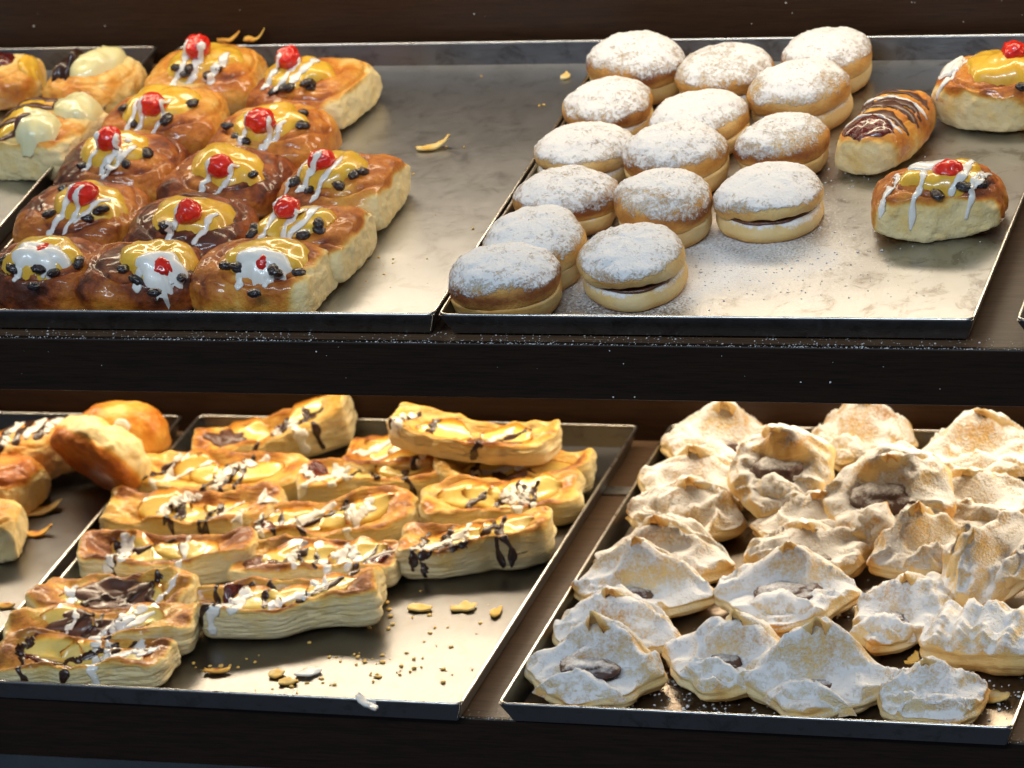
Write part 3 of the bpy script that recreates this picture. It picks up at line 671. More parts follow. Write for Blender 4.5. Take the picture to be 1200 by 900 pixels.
# ------------------------------------------------------------------ puff pastry strips
def strip_body(L, Wd, H, seed, boat=0.5, brown=0.5, n=40, endlift=0.0, bow=0.0):
    D, Fc = cubesphere(n)
    k = (np.abs(D)**7).sum(1)**(-1/7.0)
    Q = D*k[:, None]
    P = Q*np.array([L/2, Wd/2, 0.5]); u = Q[:, 0]; v = Q[:, 1]; wz = (Q[:, 2] + 1)/2
    top = H*(0.66 + boat*np.abs(u)**2.2 + endlift*np.clip(u, 0, 1)**2) + 0.0028*fbm(np.c_[P[:, 0], P[:, 1]*0.5, 0*u + seed], 32, seed, 3)
    top += H*0.30*sstep(0.55, 0.9, np.abs(v))*sstep(1.0, 0.4, np.abs(u)) - H*0.16*sstep(0.7, 0.1, np.abs(v))*sstep(0.95, 0.6, np.abs(u))
    P[:, 2] = wz*top
    side = sstep(0.80, 0.98, np.maximum(np.abs(u), np.abs(v)))*(np.abs(Q[:, 2]) < 0.97)
    lam = np.sin(wz*44 + 4.0*fbm(P, 22, seed + 3, 2))*0.00020 + 0.0016*fbm(P*np.array([1, 1, 3.5]), 40, seed + 4, 3)
    out = np.c_[u*np.abs(u)**5, v*np.abs(v)**5, 0*u]
    P += out*(lam*side)[:, None]
    P[:, 0] += 0.006*fbm(np.c_[P[:, :2], 0*u], 18, seed + 9, 3)*np.abs(u); P[:, 1] += 0.0065*fbm(np.c_[P[:, :2], 0*u], 20, seed + 12, 3)
    P[:, 2] *= 1 + 0.22*fbm(np.c_[u*1.2, v*0.9, 0*u], 1.3, seed + 14, 2)
    P[:, :2] += out[:, :2]*(0.0022*np.sin(wz*3.1))[:, None]
    P[:, 1] += bow*(u**2 - 0.4)
    P[:, 2] += (0.0012*fbm(P, 120, seed + 5, 3) - 0.0016*np.abs(fbm(P, 55, seed + 15, 2)))*(wz > 0.5)
    P[:, 2] = np.maximum(P[:, 2], 0.0004)
    topf = sstep(0.80, 0.97, wz)
    br = 0.02 + 0.06*fbm(P*np.array([1, 1, 3.0]), 60, seed + 6, 2) + topf*(brown*0.86 + 0.30*sstep(0.6, 1.0, np.maximum(np.abs(u), np.abs(v))) + 0.26*fbm(P, 34, seed + 7, 4)) + 0.22*sstep(0.07, 0.0, wz) + 0.12*sstep(0.55, 0.8, wz)
    return P, Fc, np.clip(br, 0, 1)

def apple(sf, cx, cy_, L, Wd, rot, parent, seed, thick=0.004):
    """half-moon slice lying in the strip"""
    n = 16; V = []; Fc = []; c, s = math.cos(rot), math.sin(rot)
    for side in (1, 0):
        for i in range(n + 1):
            q = i/n*2 - 1
            for j in range(5):
                g = j/4; x = q*L/2; y = Wd*(1 - abs(q)**2.3)*g - Wd*0.35*(1 - q*q)
                X, Y = cx + x*c - y*s, cy_ + x*s + y*c
                z = sf.z(X, Y); z = (z if z is not None else 0.018)
                V.append([X, Y, z + (thick*(0.35 + 0.9*g) if side else -0.003)])
    V = np.array(V)
    for a in range(2):                           # keep the slice flat-ish instead of following every bump
        blk = V[a*(n+1)*5:(a+1)*(n+1)*5, 2].reshape(n+1, 5); m = blk.mean(0, keepdims=True); blk[:] = blk*0.55 + m*0.45
        V[a*(n+1)*5:(a+1)*(n+1)*5, 2] = blk.ravel()
    V[:, 2] += 0.0006*fbm(V, 90, seed, 2)
    o2 = (n+1)*5
    for i in range(n):
        for j in range(4):
            a = i*5 + j; Fc.append([a, a+5, a+6, a+1]); Fc.append([o2+a, o2+a+1, o2+a+6, o2+a+5])
        a = i*5; Fc.append([a, o2+a, o2+a+5, a+5]); a = i*5 + 4; Fc.append([a, a+5, o2+a+5, o2+a])
    jj = np.tile(np.arange(5)/4.0, 2*(n+1)); ii = np.tile(np.repeat(np.abs(np.arange(n+1)/n*2 - 1), 5), 2)
    bra = 0.10 + 0.75*sstep(0.72, 1.0, jj) + 0.5*sstep(0.82, 1.0, ii) + 0.25*sstep(0.3, 0.0, jj) + 0.12*fbm(V, 60, seed + 2, 2)
    meshobj('apple_slice', V, Fc, M['apple'], parent, {'brown': np.clip(bra, 0, 1)}); sf.add(V, Fc)

def puff_strip(x0, y0, x1, y1, label, seed, W_=0.057, H=0.028, jam=None, apples=3, choc=3, icing=3, lift=0.0, brown=0.5, boat=0.5, endlift=0.0, rx=0.0, ry=0.0, bow=0.0, topping=None, Lk=1.0, dirv=DIRF):
    rnd = random.Random(seed)
    A = at('l', x0, y0, lift + H*0.55); B = at('l', x1, y1, lift + H*0.55); c = (A + B)/2; d = B - A; c.y = max(c.y, W_/2 + 0.016)
    if lift < 0.02: c.x = min(c.x, LX['b2'] + 0.0105*c.y - math.hypot(d.x, d.y)*Lk/2 - 0.013)
    t = thing('puff_strip', 'l', (c.x, c.y, lift), label, 'pastry', GRP['strip'], math.atan2(d.y, d.x) + R(rnd.uniform(-5, 5)), rx + R(rnd.uniform(-3, 3)), ry)
    L = math.hypot(d.x, d.y)*Lk
    P, Fc, br = strip_body(L, W_, H, seed, boat, brown, endlift=endlift, bow=bow); sf = Surf().add(P, Fc)
    meshobj('crust', P, Fc, M['puff'], t, {'brown': br})
    if jam:
        for (u, rx_, ry_) in jam: patch('jam', sf, u*L/2, bow*(u*u - .4) + rnd.uniform(-.004, .004), rx_, ry_, 0.0035, M['jam'], t, seed + 31, edge=0.3, rings=8, seg=36)
    if apples: apples += 1
    if not jam: patch('jam', sf, rnd.uniform(-0.4, 0.4)*L/2, rnd.uniform(-.005, .005), rnd.uniform(0.018, 0.030), 0.015, 0.0022, M['jam'], t, seed + 33, edge=0.4, rings=8, seg=36)
    for k in range(apples):
        u = (-0.45 + 1.0*k/max(1, apples - 1) if apples > 1 else 0.1) + rnd.uniform(-0.05, 0.05)
        apple(sf, u*L/2*0.8, rnd.uniform(-0.008, 0.006), rnd.uniform(0.044, 0.058), rnd.uniform(0.024, 0.034), rnd.uniform(-0.5, 0.5), t, seed*3 + k)
    choc += 1; icing += 1
    if topping: patch('milk_chocolate', sf, topping[0]*L/2, topping[1], topping[2], topping[3], 0.003, M['milkchoc'], t, seed + 40, edge=0.35, power=4)
    cen = rnd.uniform(-0.25, 0.25)
    def zig(k, m, off):
        u = cen + (rnd.gauss(0, 0.42) if k % 2 else rnd.uniform(-0.75, 0.75)); u = max(-0.85, min(0.85, u)); x = u*L/2
        sl = rnd.choice((rnd.uniform(0.004, 0.014), rnd.uniform(0.015, 0.035), rnd.uniform(-0.012, 0.004)))
        y1 = W_*rnd.uniform(0.15, 0.5); y0 = -W_*rnd.choice((0.15, 0.35, 0.5, 0.75, 0.95))*rnd.uniform(0.8, 1.1)
        return [(x + sl, y1), (x + sl*0.4 + rnd.uniform(-.004, .004), y1*0.6 + y0*0.4), (x - sl*0.3 + rnd.uniform(-.003, .003), y1*0.25 + y0*0.75), (x - sl*0.5, y0)]
    for k in range(choc): strand('chocolate_drizzle', sf, zig(k, choc, 0.03), rnd.uniform(0.0016, 0.0036), 0.0011, M['choc'], t, seed*5 + k, zr=H*0.8, add=True, steps=40, d=dirv, beads=0.4)
    for k in range(icing): strand('icing', sf, zig(k, icing, -0.03), rnd.uniform(0.0022, 0.0048), 0.0012, M['icing'], t, seed*5 + 50 + k, zr=H*0.8, steps=40, d=dirv, beads=0.35)
    return t, sf

puff_strip(232, 524, 424, 500, 'puff strip with one end propped up, against the back tray wall', 401, H=0.032, W_=0.05, apples=1, choc=4, icing=1, ry=R(-7), lift=0.002, brown=0.36, topping=(-0.6, 0.006, 0.018, 0.012), endlift=0.5)
puff_strip(168, 560, 362, 558, 'puff strip with broad white icing puddle, next before the propped strip', 405, apples=3, choc=3, icing=3, brown=0.42)
puff_strip(130, 603, 326, 606, 'puff strip heavily streaked with white icing above the curled apple strip', 409, apples=2, choc=4, icing=4, brown=0.46, jam=[(0.55, 0.014, 0.014)])
puff_strip(96, 650, 292, 652, 'puff strip with a glossy curled apple ring and thin drizzle', 413, apples=3, choc=1, icing=2, brown=0.66, boat=0.55, bow=0.010, jam=[(0.0, 0.024, 0.014)])
puff_strip(50, 696, 222, 708, 'puff strip covered in milk chocolate, ends baked brown', 417, apples=1, choc=2, icing=1, brown=0.55, topping=(0.0, 0.0, 0.044, 0.021), boat=0.6)
puff_strip(14, 742, 226, 738, 'boat shaped puff strip with a thick white icing swirl', 421, apples=1, choc=2, icing=3, brown=0.56, boat=0.65, topping=(-0.15, 0.002, 0.03, 0.014))
puff_strip(-14, 786, 192, 786, 'puff strip touching the front tray rim, striped dark and white', 425, apples=2, choc=4, icing=3, brown=0.52, boat=0.45, H=0.03)
puff_strip(350, 566, 520, 556, 'puff strip with a dark jam corner and broad apple slice', 431, apples=2, choc=2, icing=3, jam=[(-0.72, 0.014, 0.018)], brown=0.5)
puff_strip(292, 618, 486, 606, 'puff strip with rough crumbly jam end and glazed apple', 435, apples=3, choc=4, icing=4, jam=[(-0.62, 0.018, 0.018), (0.2, 0.02, 0.012)], brown=0.55)
puff_strip(276, 664, 472, 656, 'puff strip with jam at both ends behind the front strip', 439, apples=2, choc=3, icing=4, jam=[(-0.66, 0.016, 0.018), (0.72, 0.013, 0.018)], brown=0.5)
puff_strip(238, 716, 446, 700, 'puff strip with jam patch, alone in front of its row', 443, apples=2, choc=3, icing=3, jam=[(-0.58, 0.020, 0.019), (0.15, 0.022, 0.012)], brown=0.52, boat=0.5, H=0.033, W_=0.058, endlift=0.35)
puff_strip(410, 536, 545, 536, 'short glazed puff strip under the pale strip lying across', 447, apples=2, choc=2, icing=2, brown=0.52, jam=[(0.3, 0.016, 0.014)])
puff_strip(512, 566, 722, 548, 'puff strip with a dark chocolate pool in its hollow', 451, Lk=0.90, apples=1, choc=1, icing=0, brown=0.4, boat=0.75, topping=(-0.05, -0.012, 0.024, 0.018))
puff_strip(500, 600, 700, 584, 'puff strip with thin chocolate lines, between two strips of its row', 455, Lk=0.90, apples=3, choc=4, icing=3, brown=0.42)
puff_strip(480, 644, 672, 630, 'puff strip with one long white drip down its pale front', 459, Lk=0.90, apples=3, choc=5, icing=2, brown=0.42, H=0.033, boat=0.55)
puff_strip(460, 508, 650, 516, 'pale puff strip lying across the tops of others', 463, apples=1, choc=2, icing=1, lift=0.034, H=0.026, W_=0.046, brown=0.34, ry=R(3), boat=0.75)

# ------------------------------------------------------------------ sugared puff pouches
def pouch_body(a, b, seed, ph=0.018, pk=(0.0, 0.18), hb=0.024, p=1.3, n=36, pocket=0.010, fold=1.0, ribs=0):
    D, Fc = cubesphere(n)
    rxy = np.hypot(D[:, 0], D[:, 1]) + 1e-9; el = np.arctan2(D[:, 2], rxy); c, s = np.abs(D[:, 0]/rxy), np.abs(D[:, 1]/rxy)
    k = np.maximum(c**p + s**p, 0.05)**(-1/p)
    ang = np.arctan2(D[:, 1], D[:, 0])
    k *= 1 + 0.12*fbm(np.c_[np.cos(ang), np.sin(ang), 0*ang + seed], 1.6, seed + 1, 2)
    ce = np.abs(np.cos(el))**0.55; u = k*ce*D[:, 0]/rxy; v = k*ce*D[:, 1]/rxy
    se = np.sign(D[:, 2])*np.abs(np.sin(el))**0.6
    Z = hb*0.5 + hb*0.5*se; up = sstep(0.15, 0.7, se)
    wn = lambda f, sd_: fbm(np.c_[u, v, 0*u + seed*0.77], f, sd_, 2)
    uu = u + 0.12*wn(2.2, seed + 3); vv = v + 0.12*wn(2.2, seed + 4)
    T = ph*(0.65*np.exp(-((vv - pk[1]*(1 - np.abs(uu)) - 0.08)**2/0.05))*sstep(1.05, 0.3, np.abs(uu)) + 0.75*np.exp(-((uu - pk[0])**2 + (vv - pk[1])**2)/0.14))
    T -= pocket*np.exp(-((uu - pk[0]*0.5)**2/0.11 + (vv - pk[1] + 0.48)**2/0.03))
    rid = 1 - np.abs(fbm(np.c_[u*0.9, v*1.6, 0*u + seed*1.3], 1.9, seed + 5, 2))
    T += fold*0.0075*(np.clip(rid, 0, 1)**3 - 0.35)
    T += fold*0.0011*np.sin(v*24 + u*6*math.sin(seed) + 5*wn(1.6, seed + 11))*sstep(-0.1, 0.5, wn(1.4, seed + 13))
    if ribs: T += 0.004*np.sin(u*ribs + 1.2*wn(2, seed + 2))
    P = np.c_[a*u, b*v, Z + up*T]
    side = sstep(0.55, 0.1, np.abs(se))
    P[:, :2] *= (1 + side*(0.030*np.sin(Z/hb*17 + 3*fbm(P, 25, seed + 6, 2)) + 0.03*fbm(P*np.array([1, 1, 5]), 40, seed + 7, 2)))[:, None]
    P += D*(0.0009*fbm(P, 70, seed + 8, 3))[:, None]
    P[:, 2] = np.maximum(P[:, 2], 0.0003)
    br = 0.20 + 0.26*fbm(P, 30, seed + 9, 3) + 0.25*np.clip(T/0.012, 0, 1) - 0.12*side + 0.25*sstep(0.25, 0.0, Z/hb)
    br = br + 0.25*sstep(0.80, 1.0, np.maximum(np.abs(u), np.abs(v)))
    return P, Fc, np.clip(br, 0, 1), -0.42*side
def flap(sf, parent, root, tip, wid, rise, th, seed, curl=0.3, sag=1.0):
    """a corner of the pastry sheet folded over to the middle: puffed tongue with an arched, open end"""
    ns, nt_ = 26, 25; rnd = random.Random(seed); root = Vector(root); tip = Vector(tip); ax = (tip - root); ax.z = 0; L = ax.length; ax.normalize(); sd_ = Vector((-ax.y, ax.x, 0))
    if sd_.x < 0: sd_ = -sd_
    V = np.zeros((2, ns, nt_, 3)); sk = rnd.uniform(-0.25, 0.25)
    S_, T_ = np.meshgrid(np.linspace(0, 1, ns), np.linspace(-1, 1, nt_), indexing='ij')
    w_ = wid*(0.25 + 1.25*np.sin(np.clip(S_, 0, 1)*math.pi*0.72 + 0.28)**1.0)*(1 - 0.62*S_**3)*(1 + 0.15*fbm(np.c_[S_.ravel()*2, 0*S_.ravel() + seed, np.sign(T_.ravel())], 1.1, seed, 2).reshape(S_.shape))
    along = S_*(1 - 0.30*T_**2*S_)                           # rounded end
    zc = root.z + (tip.z - root.z)*S_**0.75 + rise*np.sin(S_*math.pi)**1.2 + curl*rise*S_**4
    arch = -sag*(zc - root.z*0.6)*np.abs(T_)**2.2*0.85
    nz = fbm(np.c_[S_.ravel()*1.2, T_.ravel()*2.4, 0*S_.ravel() + seed*0.31], 1.6, seed + 2, 3).reshape(S_.shape)
    edge = (1 - np.abs(T_)**4)**0.5*(0.35 + 0.65*(1 - S_**8))
    for lay in (0, 1):
        z = zc + arch + 0.0024*nz + 0.0008*np.sin(T_*13 + 4*nz) + (th*0.6*edge if lay == 0 else -th*0.6*edge)
        for c3 in range(2):
            V[lay, :, :, c3] = root[c3] + ax[c3]*L*along + sd_[c3]*w_*T_ + (sk*w_*S_*ax[c3]*T_)
        V[lay, :, :, 2] = np.maximum(z, 0.004)
    P = V.reshape(-1, 3); P += 0.0007*np.c_[fbm(P, 80, seed + 4, 3), fbm(P, 80, seed + 5, 3), fbm(P, 80, seed + 6, 3)]
    n = ns*nt_; Fc = []
    flip = (ax.cross(sd_)).z > 0
    for i in range(ns - 1):
        for j in range(nt_ - 1):
            q = i*nt_ + j; A = [q, q + nt_, q + nt_ + 1, q + 1]; B = [n + k for k in A]
            Fc.append(A if flip else A[::-1]); Fc.append(B[::-1] if flip else B)
    def rimf(p, q): Fc.append([p, q, n + q, n + p] if not flip else [q, p, n + p, n + q])
    for i in range(ns - 1): rimf(i*nt_, (i+1)*nt_); rimf((i+1)*nt_ + nt_ - 1, i*nt_ + nt_ - 1)
    for j in range(nt_ - 1): rimf(j + 1, j); rimf((ns-1)*nt_ + j, (ns-1)*nt_ + j + 1)
    lay = np.r_[np.zeros(n), np.ones(n)]; tt = np.r_[T_.ravel(), T_.ravel()]; ss = np.r_[S_.ravel(), S_.ravel()]
    br = 0.20 + 0.3*fbm(P, 34, seed + 7, 3) + 0.32*sstep(0.84, 1.0, np.maximum(np.abs(tt), ss)) + 0.15*lay
    return meshobj('folded_flap', P, np.array(Fc), M['pouch'], parent, {'brown': np.clip(br, 0, 1), 'sugar': -0.5*lay + 0.06 - 0.45*sstep(0.86, 1.0, np.maximum(np.abs(tt), ss))})
def pouch(px, py, label, seed, a=0.058, b=0.050, rz=0.0, lift=0.0, rx=0.0, ry=0.0, fill=0.5, hc=0.017, scale=1.05, flaps=2, ph=0.018, pk=(0.0, 0.18), hb=0.024, over=0.5, lip=0.5, **kw):
    rnd = random.Random(seed); a *= scale; b *= scale; ext = min(a, b)
    p = at('l', px, py, lift + hc); p.y = max(p.y, b*0.98 + 0.009); p.x = max(p.x, LX['b3'] + a*0.90 + 0.008)
    t = thing('sugared_puff', 'l', (p.x, p.y, lift), label, 'pastry', GRP['pouch'], R(rz), R(rx), R(ry))
    P, Fc, br, sg = pouch_body(a, b, seed, ph=ph, pk=pk, hb=hb, **kw)
    meshobj('crust', P, Fc, M['pouch'], t, {'brown': br, 'sugar': sg}); sf = Surf().add(P, Fc)
    if flaps:
        tx = pk[0]*a + rnd.uniform(-0.08, 0.08)*a; ty = (pk[1] - 0.12)*b
        flap(sf, t, (rnd.uniform(-.1, .1)*a, b*0.78, hb*0.55), (tx, ty, hb + ph*1.45), a*0.44, 0.004, 0.008, seed + 60, curl=1.3)
        if flaps > 1: flap(sf, t, (rnd.uniform(-.15, .15)*a, -b*0.80, hb*0.50), (tx*0.6 + rnd.uniform(-.1, .1)*a, (pk[1] - 0.62)*b, hb + ph*0.28*lip), a*0.44, 0.0045, 0.009, seed + 70, curl=0.2, sag=0.9)
    if fill:
        z = sf.z(pk[0]*0.5*a, (pk[1] - 0.48)*b) or hb*0.8
        blob('chocolate_filling', 1.0, M['chocdust'], t, (pk[0]*0.5*a, (pk[1] - 0.48)*b, z - 0.0004), seed + 50, n=14, sc=(a*(0.16 + fill*0.34), b*(0.12 + fill*0.22), 0.0075), wr=0.16, fr=1.8)
    return t
pouch(838, 520, 'sugared puff with a high pale peak at the tray corner', 501, rz=8, lift=0.002, ph=0.020, fill=0.3, ry=4)
pouch(1012, 512, 'sugared puff with a pointed tip standing behind the heap', 505, rz=-10, lift=0.001, ph=0.021, fill=0, a=0.05)
pouch(1150, 530, 'sugared puff with a broad rounded ridge behind the heap', 509, rz=12, lift=0.012, ph=0.02, fill=0, a=0.062)
pouch(800, 566, 'sugared puff half hidden under the chocolate filled top puff', 513, rz=-14, lift=0.004, ph=0.016, fill=0.5)
pouch(960, 612, 'sugared puff crushed beneath the two top puffs, dark filling showing', 517, rz=4, lift=0.008, ph=0.010, fill=0.8, a=0.062)
pouch(1140, 588, 'sugared puff with smooth folds beneath the ridged puff', 521, rz=15, lift=0.012, ph=0.012, fill=0.3, a=0.055)
pouch(806, 604, 'sugared puff with layered wavy folds, along the tray side', 525, rz=-6, lift=0.004, ph=0.016, fill=0.3, a=0.056, fold=1.5)
pouch(782, 654, 'sugared puff with a blunt raised knob, along the tray side', 529, rz=-4, lift=0.003, ph=0.017, fill=0.35, pk=(-0.2, 0.2))
pouch(948, 648, 'flat sugared puff with a long twisted front fold', 533, rz=6, lift=0.004, ph=0.010, fill=0.6, a=0.058)
pouch(1080, 642, 'small sugared puff with sharp ridge between larger puffs', 537, rz=34, lift=0.010, ph=0.02, fill=0.3, a=0.044, b=0.044)
pouch(750, 690, 'sugared puff with an orange hollow under its peak', 541, rz=-6, lift=0.002, ph=0.024, fill=0.4, over=0.9)
pouch(918, 545, 'sugared puff lying on the heap, chocolate lip showing', 545, rz=-6, lift=0.036, ph=0.020, fill=0.95, a=0.048, b=0.05, rx=22, pk=(0.0, 0.35), pocket=0.012)
pouch(1044, 576, 'sugared puff lying on the heap with a wide oval chocolate filling', 549, rz=-8, lift=0.034, ph=0.014, fill=1.1, a=0.056, b=0.058, rx=26, pk=(0.0, 0.42), pocket=0.010, p=1.4)
pouch(926, 692, 'sugared puff with an open smile of chocolate, off the tray rim', 553, rz=3, lift=0.003, ph=0.018, fill=0.85, pk=(0.0, 0.25), b=0.056)
pouch(722, 738, 'sugared puff with small dark cracks, behind the corner puff', 557, rz=-8, lift=0.0, ph=0.017, fill=0.4, a=0.055)
pouch(1060, 716, 'clam shaped sugared puff with layered lower lip', 561, rz=-14, lift=0.002, ph=0.012, fill=0.45, a=0.046, b=0.056, hb=0.024)
pouch(858, 770, 'sugared puff with caramel brown underside beside the corner puff', 565, rz=-10, lift=0.0, ph=0.020, fill=0.3, a=0.058, b=0.052, hb=0.024)
pouch(1162, 655, 'upright folded sugared puff with long ribs', 569, rz=70, lift=0.020, ph=0.018, fill=0, a=0.052, b=0.040, ry=-22, fold=1.6)
pouch(1158, 750, 'ribbed roll shaped sugared puff lying by the tray wall', 573, rz=-4, lift=0.0, ph=0.006, fill=0, a=0.050, b=0.034, hb=0.036, p=4.0, ribs=16, pocket=0.0, fold=0.6, flaps=0)
pouch(690, 792, 'sugared puff filling the front tray corner, long chocolate slit', 577, rz=-4, lift=0.0, ph=0.026, fill=0.75, a=0.060, b=0.054, over=0.6)
pouch(958, 800, 'tent shaped sugared puff at the front rim with a dark hole', 581, rz=4, lift=0.0, ph=0.027, fill=0.35, a=0.062, b=0.054)
pouch(1088, 818, 'small rounded sugared puff at the front rim', 585, rz=8, lift=0.0, ph=0.012, fill=0, a=0.041, b=0.036, hb=0.024, p=2.2, pocket=0.0, flaps=1)

# ------------------------------------------------------------------ crumbs, flakes, flour
def flake(lv, px, py, L, w, label, seed, h=0.0, curl=0.4, rz=0.0, brown=0.35, cat='crumb', mat='crumb', name='pastry_flake', th=0.0012):
    p = at(lv, px, py, h); nx, ny = 14, 6
    t = None; V = []; rnd = random.Random(seed)
    u = np.linspace(-1, 1, nx); v = np.linspace(-1, 1, ny); U, Vv = np.meshgrid(u, v, indexing='ij'); U = U.ravel(); Vv = Vv.ravel()
    wn = fbm(np.c_[U, Vv, 0*U], 1.3, seed, 3)
    X = U*L/2*(1 + 0.12*wn); Y = Vv*w/2*(1 - 0.5*U**2 + 0.4*wn) + curl*0.3*L*U*U*0.3
    Z = 0.0008 + curl*L*0.28*(U**2)*(U > 0) + 0.0010*(wn + 0.6)
    top = np.c_[X, Y, Z + th]; bot = np.c_[X*0.97, Y*0.97, Z - th*0.4]; bot[:, 2] = np.maximum(bot[:, 2], 0.0003); P = np.r_[top, bot]; n = nx*ny; Fc = []
    for i in range(nx-1):
        for j in range(ny-1):
            a = i*ny + j; Fc.append([a, a+ny, a+ny+1, a+1]); Fc.append([n+a, n+a+1, n+a+ny+1, n+a+ny])
    for i in range(nx-1):
        a = i*ny; Fc.append([a, n+a, n+a+ny, a+ny]); a = i*ny + ny-1; Fc.append([a, a+ny, n+a+ny, n+a])
    for j in range(ny-1):
        a = j; Fc.append([a, a+1, n+a+1, n+a]); a = (nx-1)*ny + j; Fc.append([a, n+a, n+a+1, a+1])
    P[:, :2] += 0.0006*np.c_[fbm(P, 200, seed, 2), fbm(P, 200, seed+1, 2)]
    o = meshobj(name, P, np.array(Fc), M[mat], None, {'brown': np.clip(brown + 0.25*fbm(P, 120, seed + 2, 2), 0, 1)})
    o.matrix_world = LV[lv] @ Matrix.Translation(p) @ Matrix.Rotation(rz, 4, 'Z'); return tag(o, label, cat, None)
flake('u', 508, 174, 0.030, 0.010, 'curled golden crust flake on the bare bun tray', 1, rz=R(20), curl=0.9)
flake('u', 663, 92, 0.010, 0.008, 'tiny crust crumb near the back wall of the bun tray', 2, rz=R(60), brown=0.25)
flake('u', 268, 49, 0.020, 0.008, 'dull brown crust flake behind the cherry buns', 3, h=0.022, rz=R(20), brown=0.75, curl=0.8)
flake('u', 298, 48, 0.020, 0.008, 'upright tan crust flake behind the cherry buns', 4, h=0.022, rz=R(12), brown=0.6, curl=1.3)
flake('l', 492, 715, 0.022, 0.009, 'long flat crumb on the bare puff strip tray', 5, rz=R(-6), curl=0.1)
flake('l', 543, 714, 0.022, 0.013, 'rounded flat crumb on the bare puff strip tray', 6, rz=R(4), curl=0.1)
flake('l', 581, 719, 0.009, 0.016, 'upright narrow crumb by the tray side', 7, rz=R(10), curl=0.1, brown=0.5)
flake('l', 254, 788, 0.022, 0.007, 'brown crumb sliver in the strip shadow', 8, rz=R(3), curl=0.1, brown=0.7)
flake('l', 324, 792, 0.013, 0.013, 'crumb beside the pale icing bits', 9, curl=0.2)
flake('l', 338, 801, 0.016, 0.011, 'golden crumb under the pale icing bits', 10, rz=R(15), curl=0.2, brown=0.45)
flake('l', 362, 790, 0.022, 0.011, 'greenish white icing lump among crumbs', 11, rz=R(12), curl=0.15, mat='icing')
flake('l', 48, 600, 0.040, 0.018, 'broad torn crust flake beside the torn buns', 12, rz=R(15), curl=0.5, brown=0.25)
flake('l', 44, 628, 0.028, 0.009, 'arched brown crust flake on the torn bun tray', 13, rz=R(20), curl=0.8, brown=0.6)
flake('l', 8, 712, 0.016, 0.008, 'brown flake on the torn bun tray', 14, rz=R(5), curl=0.2, brown=0.7)
flake('l', 1162, 818, 0.030, 0.018, 'pale puff crumb by the rounded sugared puff', 15, rz=R(-10), curl=0.3, brown=0.25)
flake('l', 1070, 776, 0.014, 0.010, 'golden puff tip behind the rounded sugared puff', 17, h=0.004, rz=R(60), curl=1.2, brown=0.4)
t = thing('raisin', 'u', at('u', 438, 262), 'dark squashed raisins beside the torn bun', 'raisin')
blob('raisin_half', 0.007, M['raisin'], t, (0, 0, 0.004), 5, sc=(1.3, 0.9, 0.6), wr=0.3, fr=2.2); blob('raisin_half', 0.0055, M['raisin'], t, (-0.009, -0.002, 0.003), 6, sc=(1.1, 0.9, 0.6), wr=0.3, fr=2.2)
# icing shard leaning on the front rim of the strip tray
o = flake('l', 434, 828, 0.020, 0.010, 'white icing shard with chocolate edge on the tray rim', 16, h=0.014, curl=1.4, rz=R(160), mat='icing', name='icing_shard', cat='icing', th=0.002)

def grains(name, lv, pts, sizes, mat, label, seed=0, brown=None, flat=0.5):
    D, Fc = cubesphere(2); rnd = np.random.default_rng(seed); V = []; Fa = []; n = len(D)
    for i, (p, s) in enumerate(zip(pts, sizes)):
        q = D*(1 + 0.35*rnd.standard_normal((n, 1))*0.6)*np.array([1, 1, flat])*s*rnd.uniform(0.7, 1.3, 3)
        V.append(q + np.array([p[0], p[1], p[2] + s*flat*0.6])); Fa.append(Fc + i*n)
    V = np.concatenate(V); Fa = np.concatenate(Fa)
    o = meshobj(name, V, Fa, mat, None, {'brown': np.full(len(V), brown)} if brown is not None else None, smooth=True); o.matrix_world = LV[lv]
    o['kind'] = 'stuff'; o['label'] = label; o['category'] = 'crumbs' if brown is not None else 'flour'; return o
rg = np.random.default_rng(4)
def scatter(n, cen, sx, sy2): return [(cen.x + rg.normal()*sx, cen.y + rg.normal()*sy2, 0.0) for _ in range(n)]
# crumbs on the bare metal
pts = []
for (px, py, n, a, b) in ((540, 740, 16, .04, .03), (480, 790, 26, .035, .012), (345, 800, 20, .02, .010), (420, 720, 10, .03, .02), (420, 770, 16, .03, .01), (240, 780, 12, .03, .01)): pts += scatter(n, at('l', px, py), a, b)
pts = [p for p in pts if 0.006 < p[1] < 0.5 and p[0] < LX['b2'] - 0.02 + 0*p[1]]
grains('crumbs', 'l', pts, rg.uniform(0.0005, 0.0022, len(pts)), M['crumb'], 'small pastry crumbs scattered on the strip tray', 1, brown=0.4)
pts = []
for (px, py, n, a, b) in ((480, 250, 14, .05, .08), (430, 310, 12, .03, .03), (600, 120, 6, .04, .05)): pts += scatter(n, at('u', px, py), a, b)
pts = [p for p in pts if 0.006 < p[1] < 0.5 and p[0] < UX['a3'] - 0.012]
grains('crumbs', 'u', pts, rg.uniform(0.0004, 0.0013, len(pts)), M['crumb'], 'small bun crumbs scattered on the bare bun tray', 2, brown=0.45)
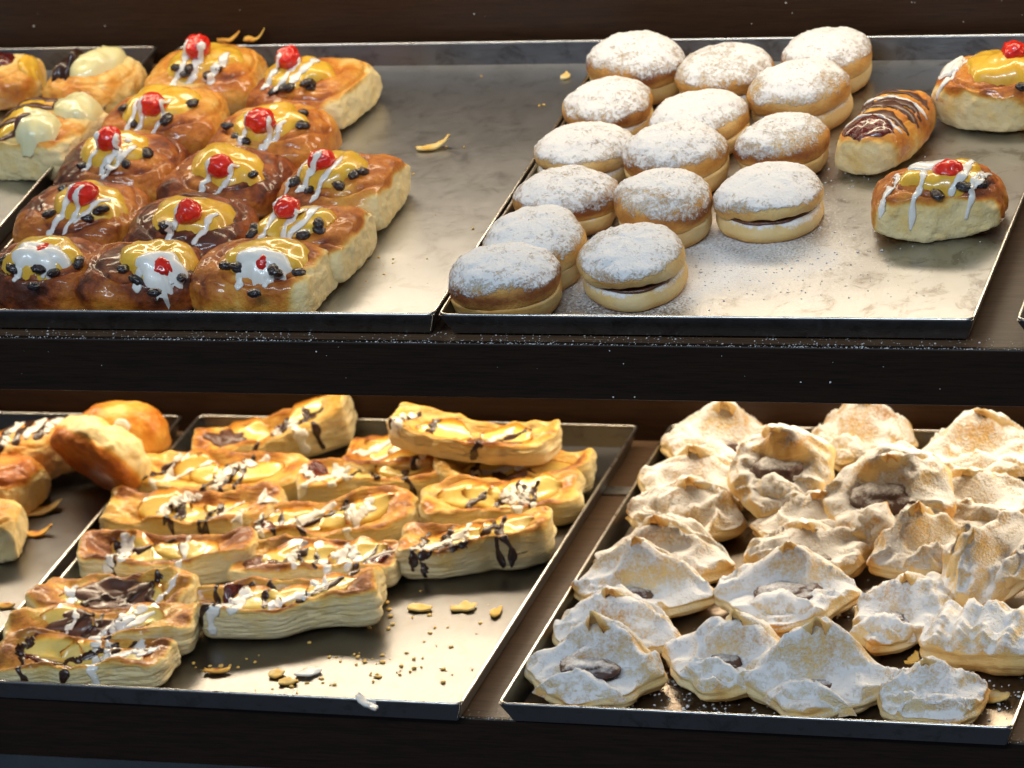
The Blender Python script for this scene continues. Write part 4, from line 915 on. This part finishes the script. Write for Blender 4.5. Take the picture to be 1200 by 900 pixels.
# sugar on the doughnut tray
pts = []
for (px, py, n, a, b) in ((870, 290, 500, .06, .028), (690, 345, 260, .05, .018), (800, 330, 160, .09, .02), (960, 210, 120, .03, .04), (1000, 330, 50, .09, .03), (1100, 270, 30, .05, .04)): pts += scatter(n, at('u', px, py), a, b)
pts = [p for p in pts if 0.006 < p[1] < 0.5 and UX['a4'] + 0.008 < p[0] < UX['a5'] - 0.008]
grains('sugar_grains', 'u', pts, np.abs(rg.normal(0.00025, 0.00025, len(pts))) + 0.00015, M['flour'], 'powdered sugar spilled on the doughnut tray', 3)
pts = []
for (px, py, n, a, b) in ((800, 800, 200, .06, .03), (1000, 740, 160, .05, .04), (1150, 810, 160, .04, .03), (800, 830, 60, .05, .01)): pts += scatter(n, at('l', px, py), a, b)
pts = [p for p in pts if 0.008 < p[1] < 0.5 and LX['b3'] + 0.01 < p[0] < LX['b4'] - 0.01]
grains('sugar_grains', 'l', pts, np.abs(rg.normal(0.0005, 0.0005, len(pts))) + 0.0002, M['flour'], 'powdered sugar spilled on the browned tray', 4)
# flour on the shelf edges
def edge_flour(lv, yfront, n, seed, lo, hi):
    g = np.random.default_rng(seed); P = []
    for _ in range(n):
        x = g.uniform(lo, hi); dens = 0.5 + 0.5*math.sin(x*17 + seed) * math.sin(x*41)
        if g.random() > 0.25 + 0.75*dens: continue
        k = g.random()
        y = yfront + (abs(g.normal())*0.0012 if k < 0.55 else g.uniform(0.003, 0.02)); z = -BT + (0.0013 if y < yfront + 0.0058 else 0.0002)
        P.append((x, y, z))
    return P
P = edge_flour('u', yru, 3600, 5, -0.75, 0.55); grains('flour_specks', 'u', P, np.abs(rg.normal(0.00012, 0.00022, len(P))) + 0.00012, M['flour'], 'white flour specks along the upper rail edge', 6)
P = edge_flour('l', yrl, 2600, 8, -0.75, 0.55); grains('flour_specks', 'l', P, np.abs(rg.normal(0.00012, 0.00022, len(P))) + 0.00012, M['flour'], 'white flour specks along the lower rail edge', 7)

gg = np.random.default_rng(21)
P = [(gg.uniform(-0.7, 0.45), yru - 0.0004, -BT - gg.uniform(0.003, 0.045)) for _ in range(26)]; grains('flour_specks', 'u', P, np.abs(gg.normal(0.0001, 0.0003, 26)) + 0.00015, M['flour'], 'stray flour specks on the upper rail face', 9, flat=0.9)
P = [(gg.uniform(-0.7, 0.55), YW - 0.0001, gg.uniform(0.025, 0.08)) for _ in range(40)]; grains('flour_specks', 'u', P, np.abs(gg.normal(0.0001, 0.0003, 40)) + 0.00015, M['flour'], 'stray flour specks on the back panel', 10, flat=0.9)
